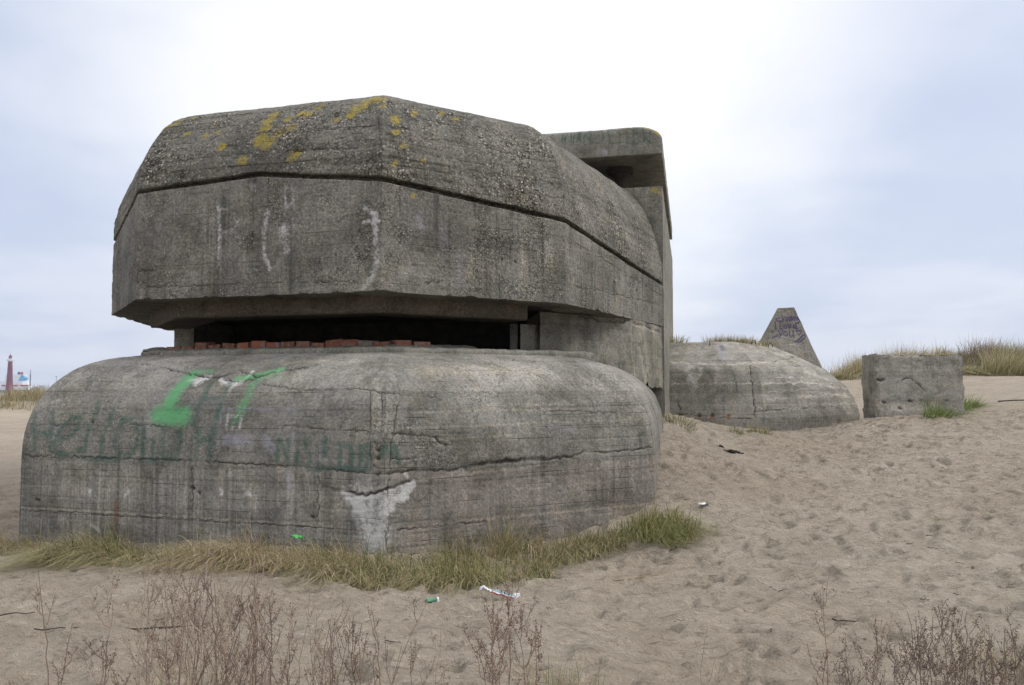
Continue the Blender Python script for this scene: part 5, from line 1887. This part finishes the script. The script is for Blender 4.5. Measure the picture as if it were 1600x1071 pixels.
# ------------------------------------------------------------------ sea haze
hm = bpy.data.materials.new("sea_haze")
hm.use_nodes = True
hm.node_tree.nodes.clear()
ho = hm.node_tree.nodes.new("ShaderNodeOutputMaterial")
hv_ = hm.node_tree.nodes.new("ShaderNodeVolumePrincipled")
hv_.inputs["Color"].default_value = (0.80, 0.86, 0.95, 1)
hv_.inputs["Density"].default_value = 0.00016
hm.node_tree.links.new(hv_.outputs[0], ho.inputs["Volume"])
hx, hy0, hy1, hz0, hz1 = 8500.0, -8500.0, 9000.0, -12.0, 60.0
Vh = [(-hx, hy0, hz0), (hx, hy0, hz0), (hx, hy1, hz0), (-hx, hy1, hz0), (-hx, hy0, hz1), (hx, hy0, hz1), (hx, hy1, hz1), (-hx, hy1, hz1)]
oh = mesh_np("haze", np.array(Vh), np.array([(0, 3, 2, 1), (4, 5, 6, 7), (0, 1, 5, 4), (1, 2, 6, 5), (2, 3, 7, 6), (3, 0, 4, 7)]), hm, smooth=False)
tag(oh, "thin pale sea haze over the far dunes and harbour", "haze", kind="stuff")

# ------------------------------------------------------------------ sky and sun
SUN_EL, SUN_AZ = rad(40), rad(80)      # azimuth from the view axis towards the right
world = bpy.data.worlds.new("World")
scene.world = world
world.use_nodes = True
nt = world.node_tree
nt.nodes.clear()
N = NB(nt)
out = nt.nodes.new("ShaderNodeOutputWorld")
bg = nt.nodes.new("ShaderNodeBackground")
nt.links.new(bg.outputs[0], out.inputs[0])
sky = nt.nodes.new("ShaderNodeTexSky")
sky.sky_type = 'NISHITA'
sky.sun_disc = False
sky.sun_elevation = SUN_EL
sky.sun_rotation = SUN_AZ
sky.dust_density = 3.0
co = N.coord("Generated")
sep = nt.nodes.new("ShaderNodeSeparateXYZ")
nt.links.new(co, sep.inputs[0])
el = sep.outputs[2]
# stretched cloud sheets
inv = N.math('DIVIDE', 1.0, N.math('ADD', N.math('MAXIMUM', el, 0.0), 0.16))
vm = nt.nodes.new("ShaderNodeVectorMath")
vm.operation = 'SCALE'
nt.links.new(co, vm.inputs[0])
nt.links.new(inv, vm.inputs["Scale"])
pl = N.mapping(vm.outputs[0], (1.0, 1.0, 0.6))
c1 = N.noise(pl, 0.7, 5, 0.5, 0.2)
c2 = N.noise(N.mapping(pl, loc=(5, 2, 1)), 1.9, 6, 0.5, 0.3)
cl = N.math('ADD', N.math('MULTIPLY', c1, 0.7), N.math('MULTIPLY', c2, 0.3))
# bright thin cloud in front of the sun side
dv = P(740, 70, 1.0)
dv = dv / np.linalg.norm(dv)
dot = nt.nodes.new("ShaderNodeVectorMath")
dot.operation = 'DOT_PRODUCT'
nt.links.new(co, dot.inputs[0])
dot.inputs[1].default_value = tuple(dv)
glow = N.ramp(dot.outputs["Value"], 0.86, 0.988)
CS = 10.0
lowc = N.mix(N.ramp(cl, 0.40, 0.62), (0.425 * CS, 0.477 * CS, 0.600 * CS), (0.495 * CS, 0.535 * CS, 0.638 * CS))
hic = N.mix(N.ramp(cl, 0.38, 0.58), (0.663 * CS, 0.690 * CS, 0.742 * CS), (0.768 * CS, 0.768 * CS, 0.777 * CS))
g2 = N.math('ADD', glow, N.math('MULTIPLY', N.math('SUBTRACT', cl, 0.5), 0.9), True)
cc = N.mix(g2, lowc, hic)
zen = N.ramp(el, 0.45, 0.85)          # an overcast sky is brightest overhead
cc = N.mix(zen, cc, (1.45 * CS, 1.47 * CS, 1.52 * CS))
bk = N.ramp(sep.outputs[1], -0.1, -0.7)
cc = N.mix(N.math('MULTIPLY', bk, N.ramp(el, 0.0, 0.3)), cc, (1.1 * CS, 1.12 * CS, 1.16 * CS))
fin = N.mix(0.90, sky.outputs[0], cc)
nt.links.new(fin, bg.inputs[0])
bg.inputs[1].default_value = 0.1

sun = bpy.data.lights.new("sun", 'SUN')
sun.energy = 1.4
sun.angle = rad(18)
sun.color = (1.0, 0.96, 0.90)
so = bpy.data.objects.new("sun", sun)
COL.objects.link(so)
dvec = Vector((math.sin(SUN_AZ) * math.cos(SUN_EL), math.cos(SUN_AZ) * math.cos(SUN_EL), math.sin(SUN_EL)))
so.rotation_euler = dvec.to_track_quat('Z', 'Y').to_euler()
so.location = (20, -10, 30)

scene.view_settings.view_transform = 'Standard'
scene.view_settings.look = 'None'
scene.view_settings.exposure = 0.56
scene.view_settings.gamma = 1.0
scene.render.engine = 'CYCLES'
scene.cycles.use_denoising = True
scene.cycles.max_bounces = 6
scene.cycles.diffuse_bounces = 3
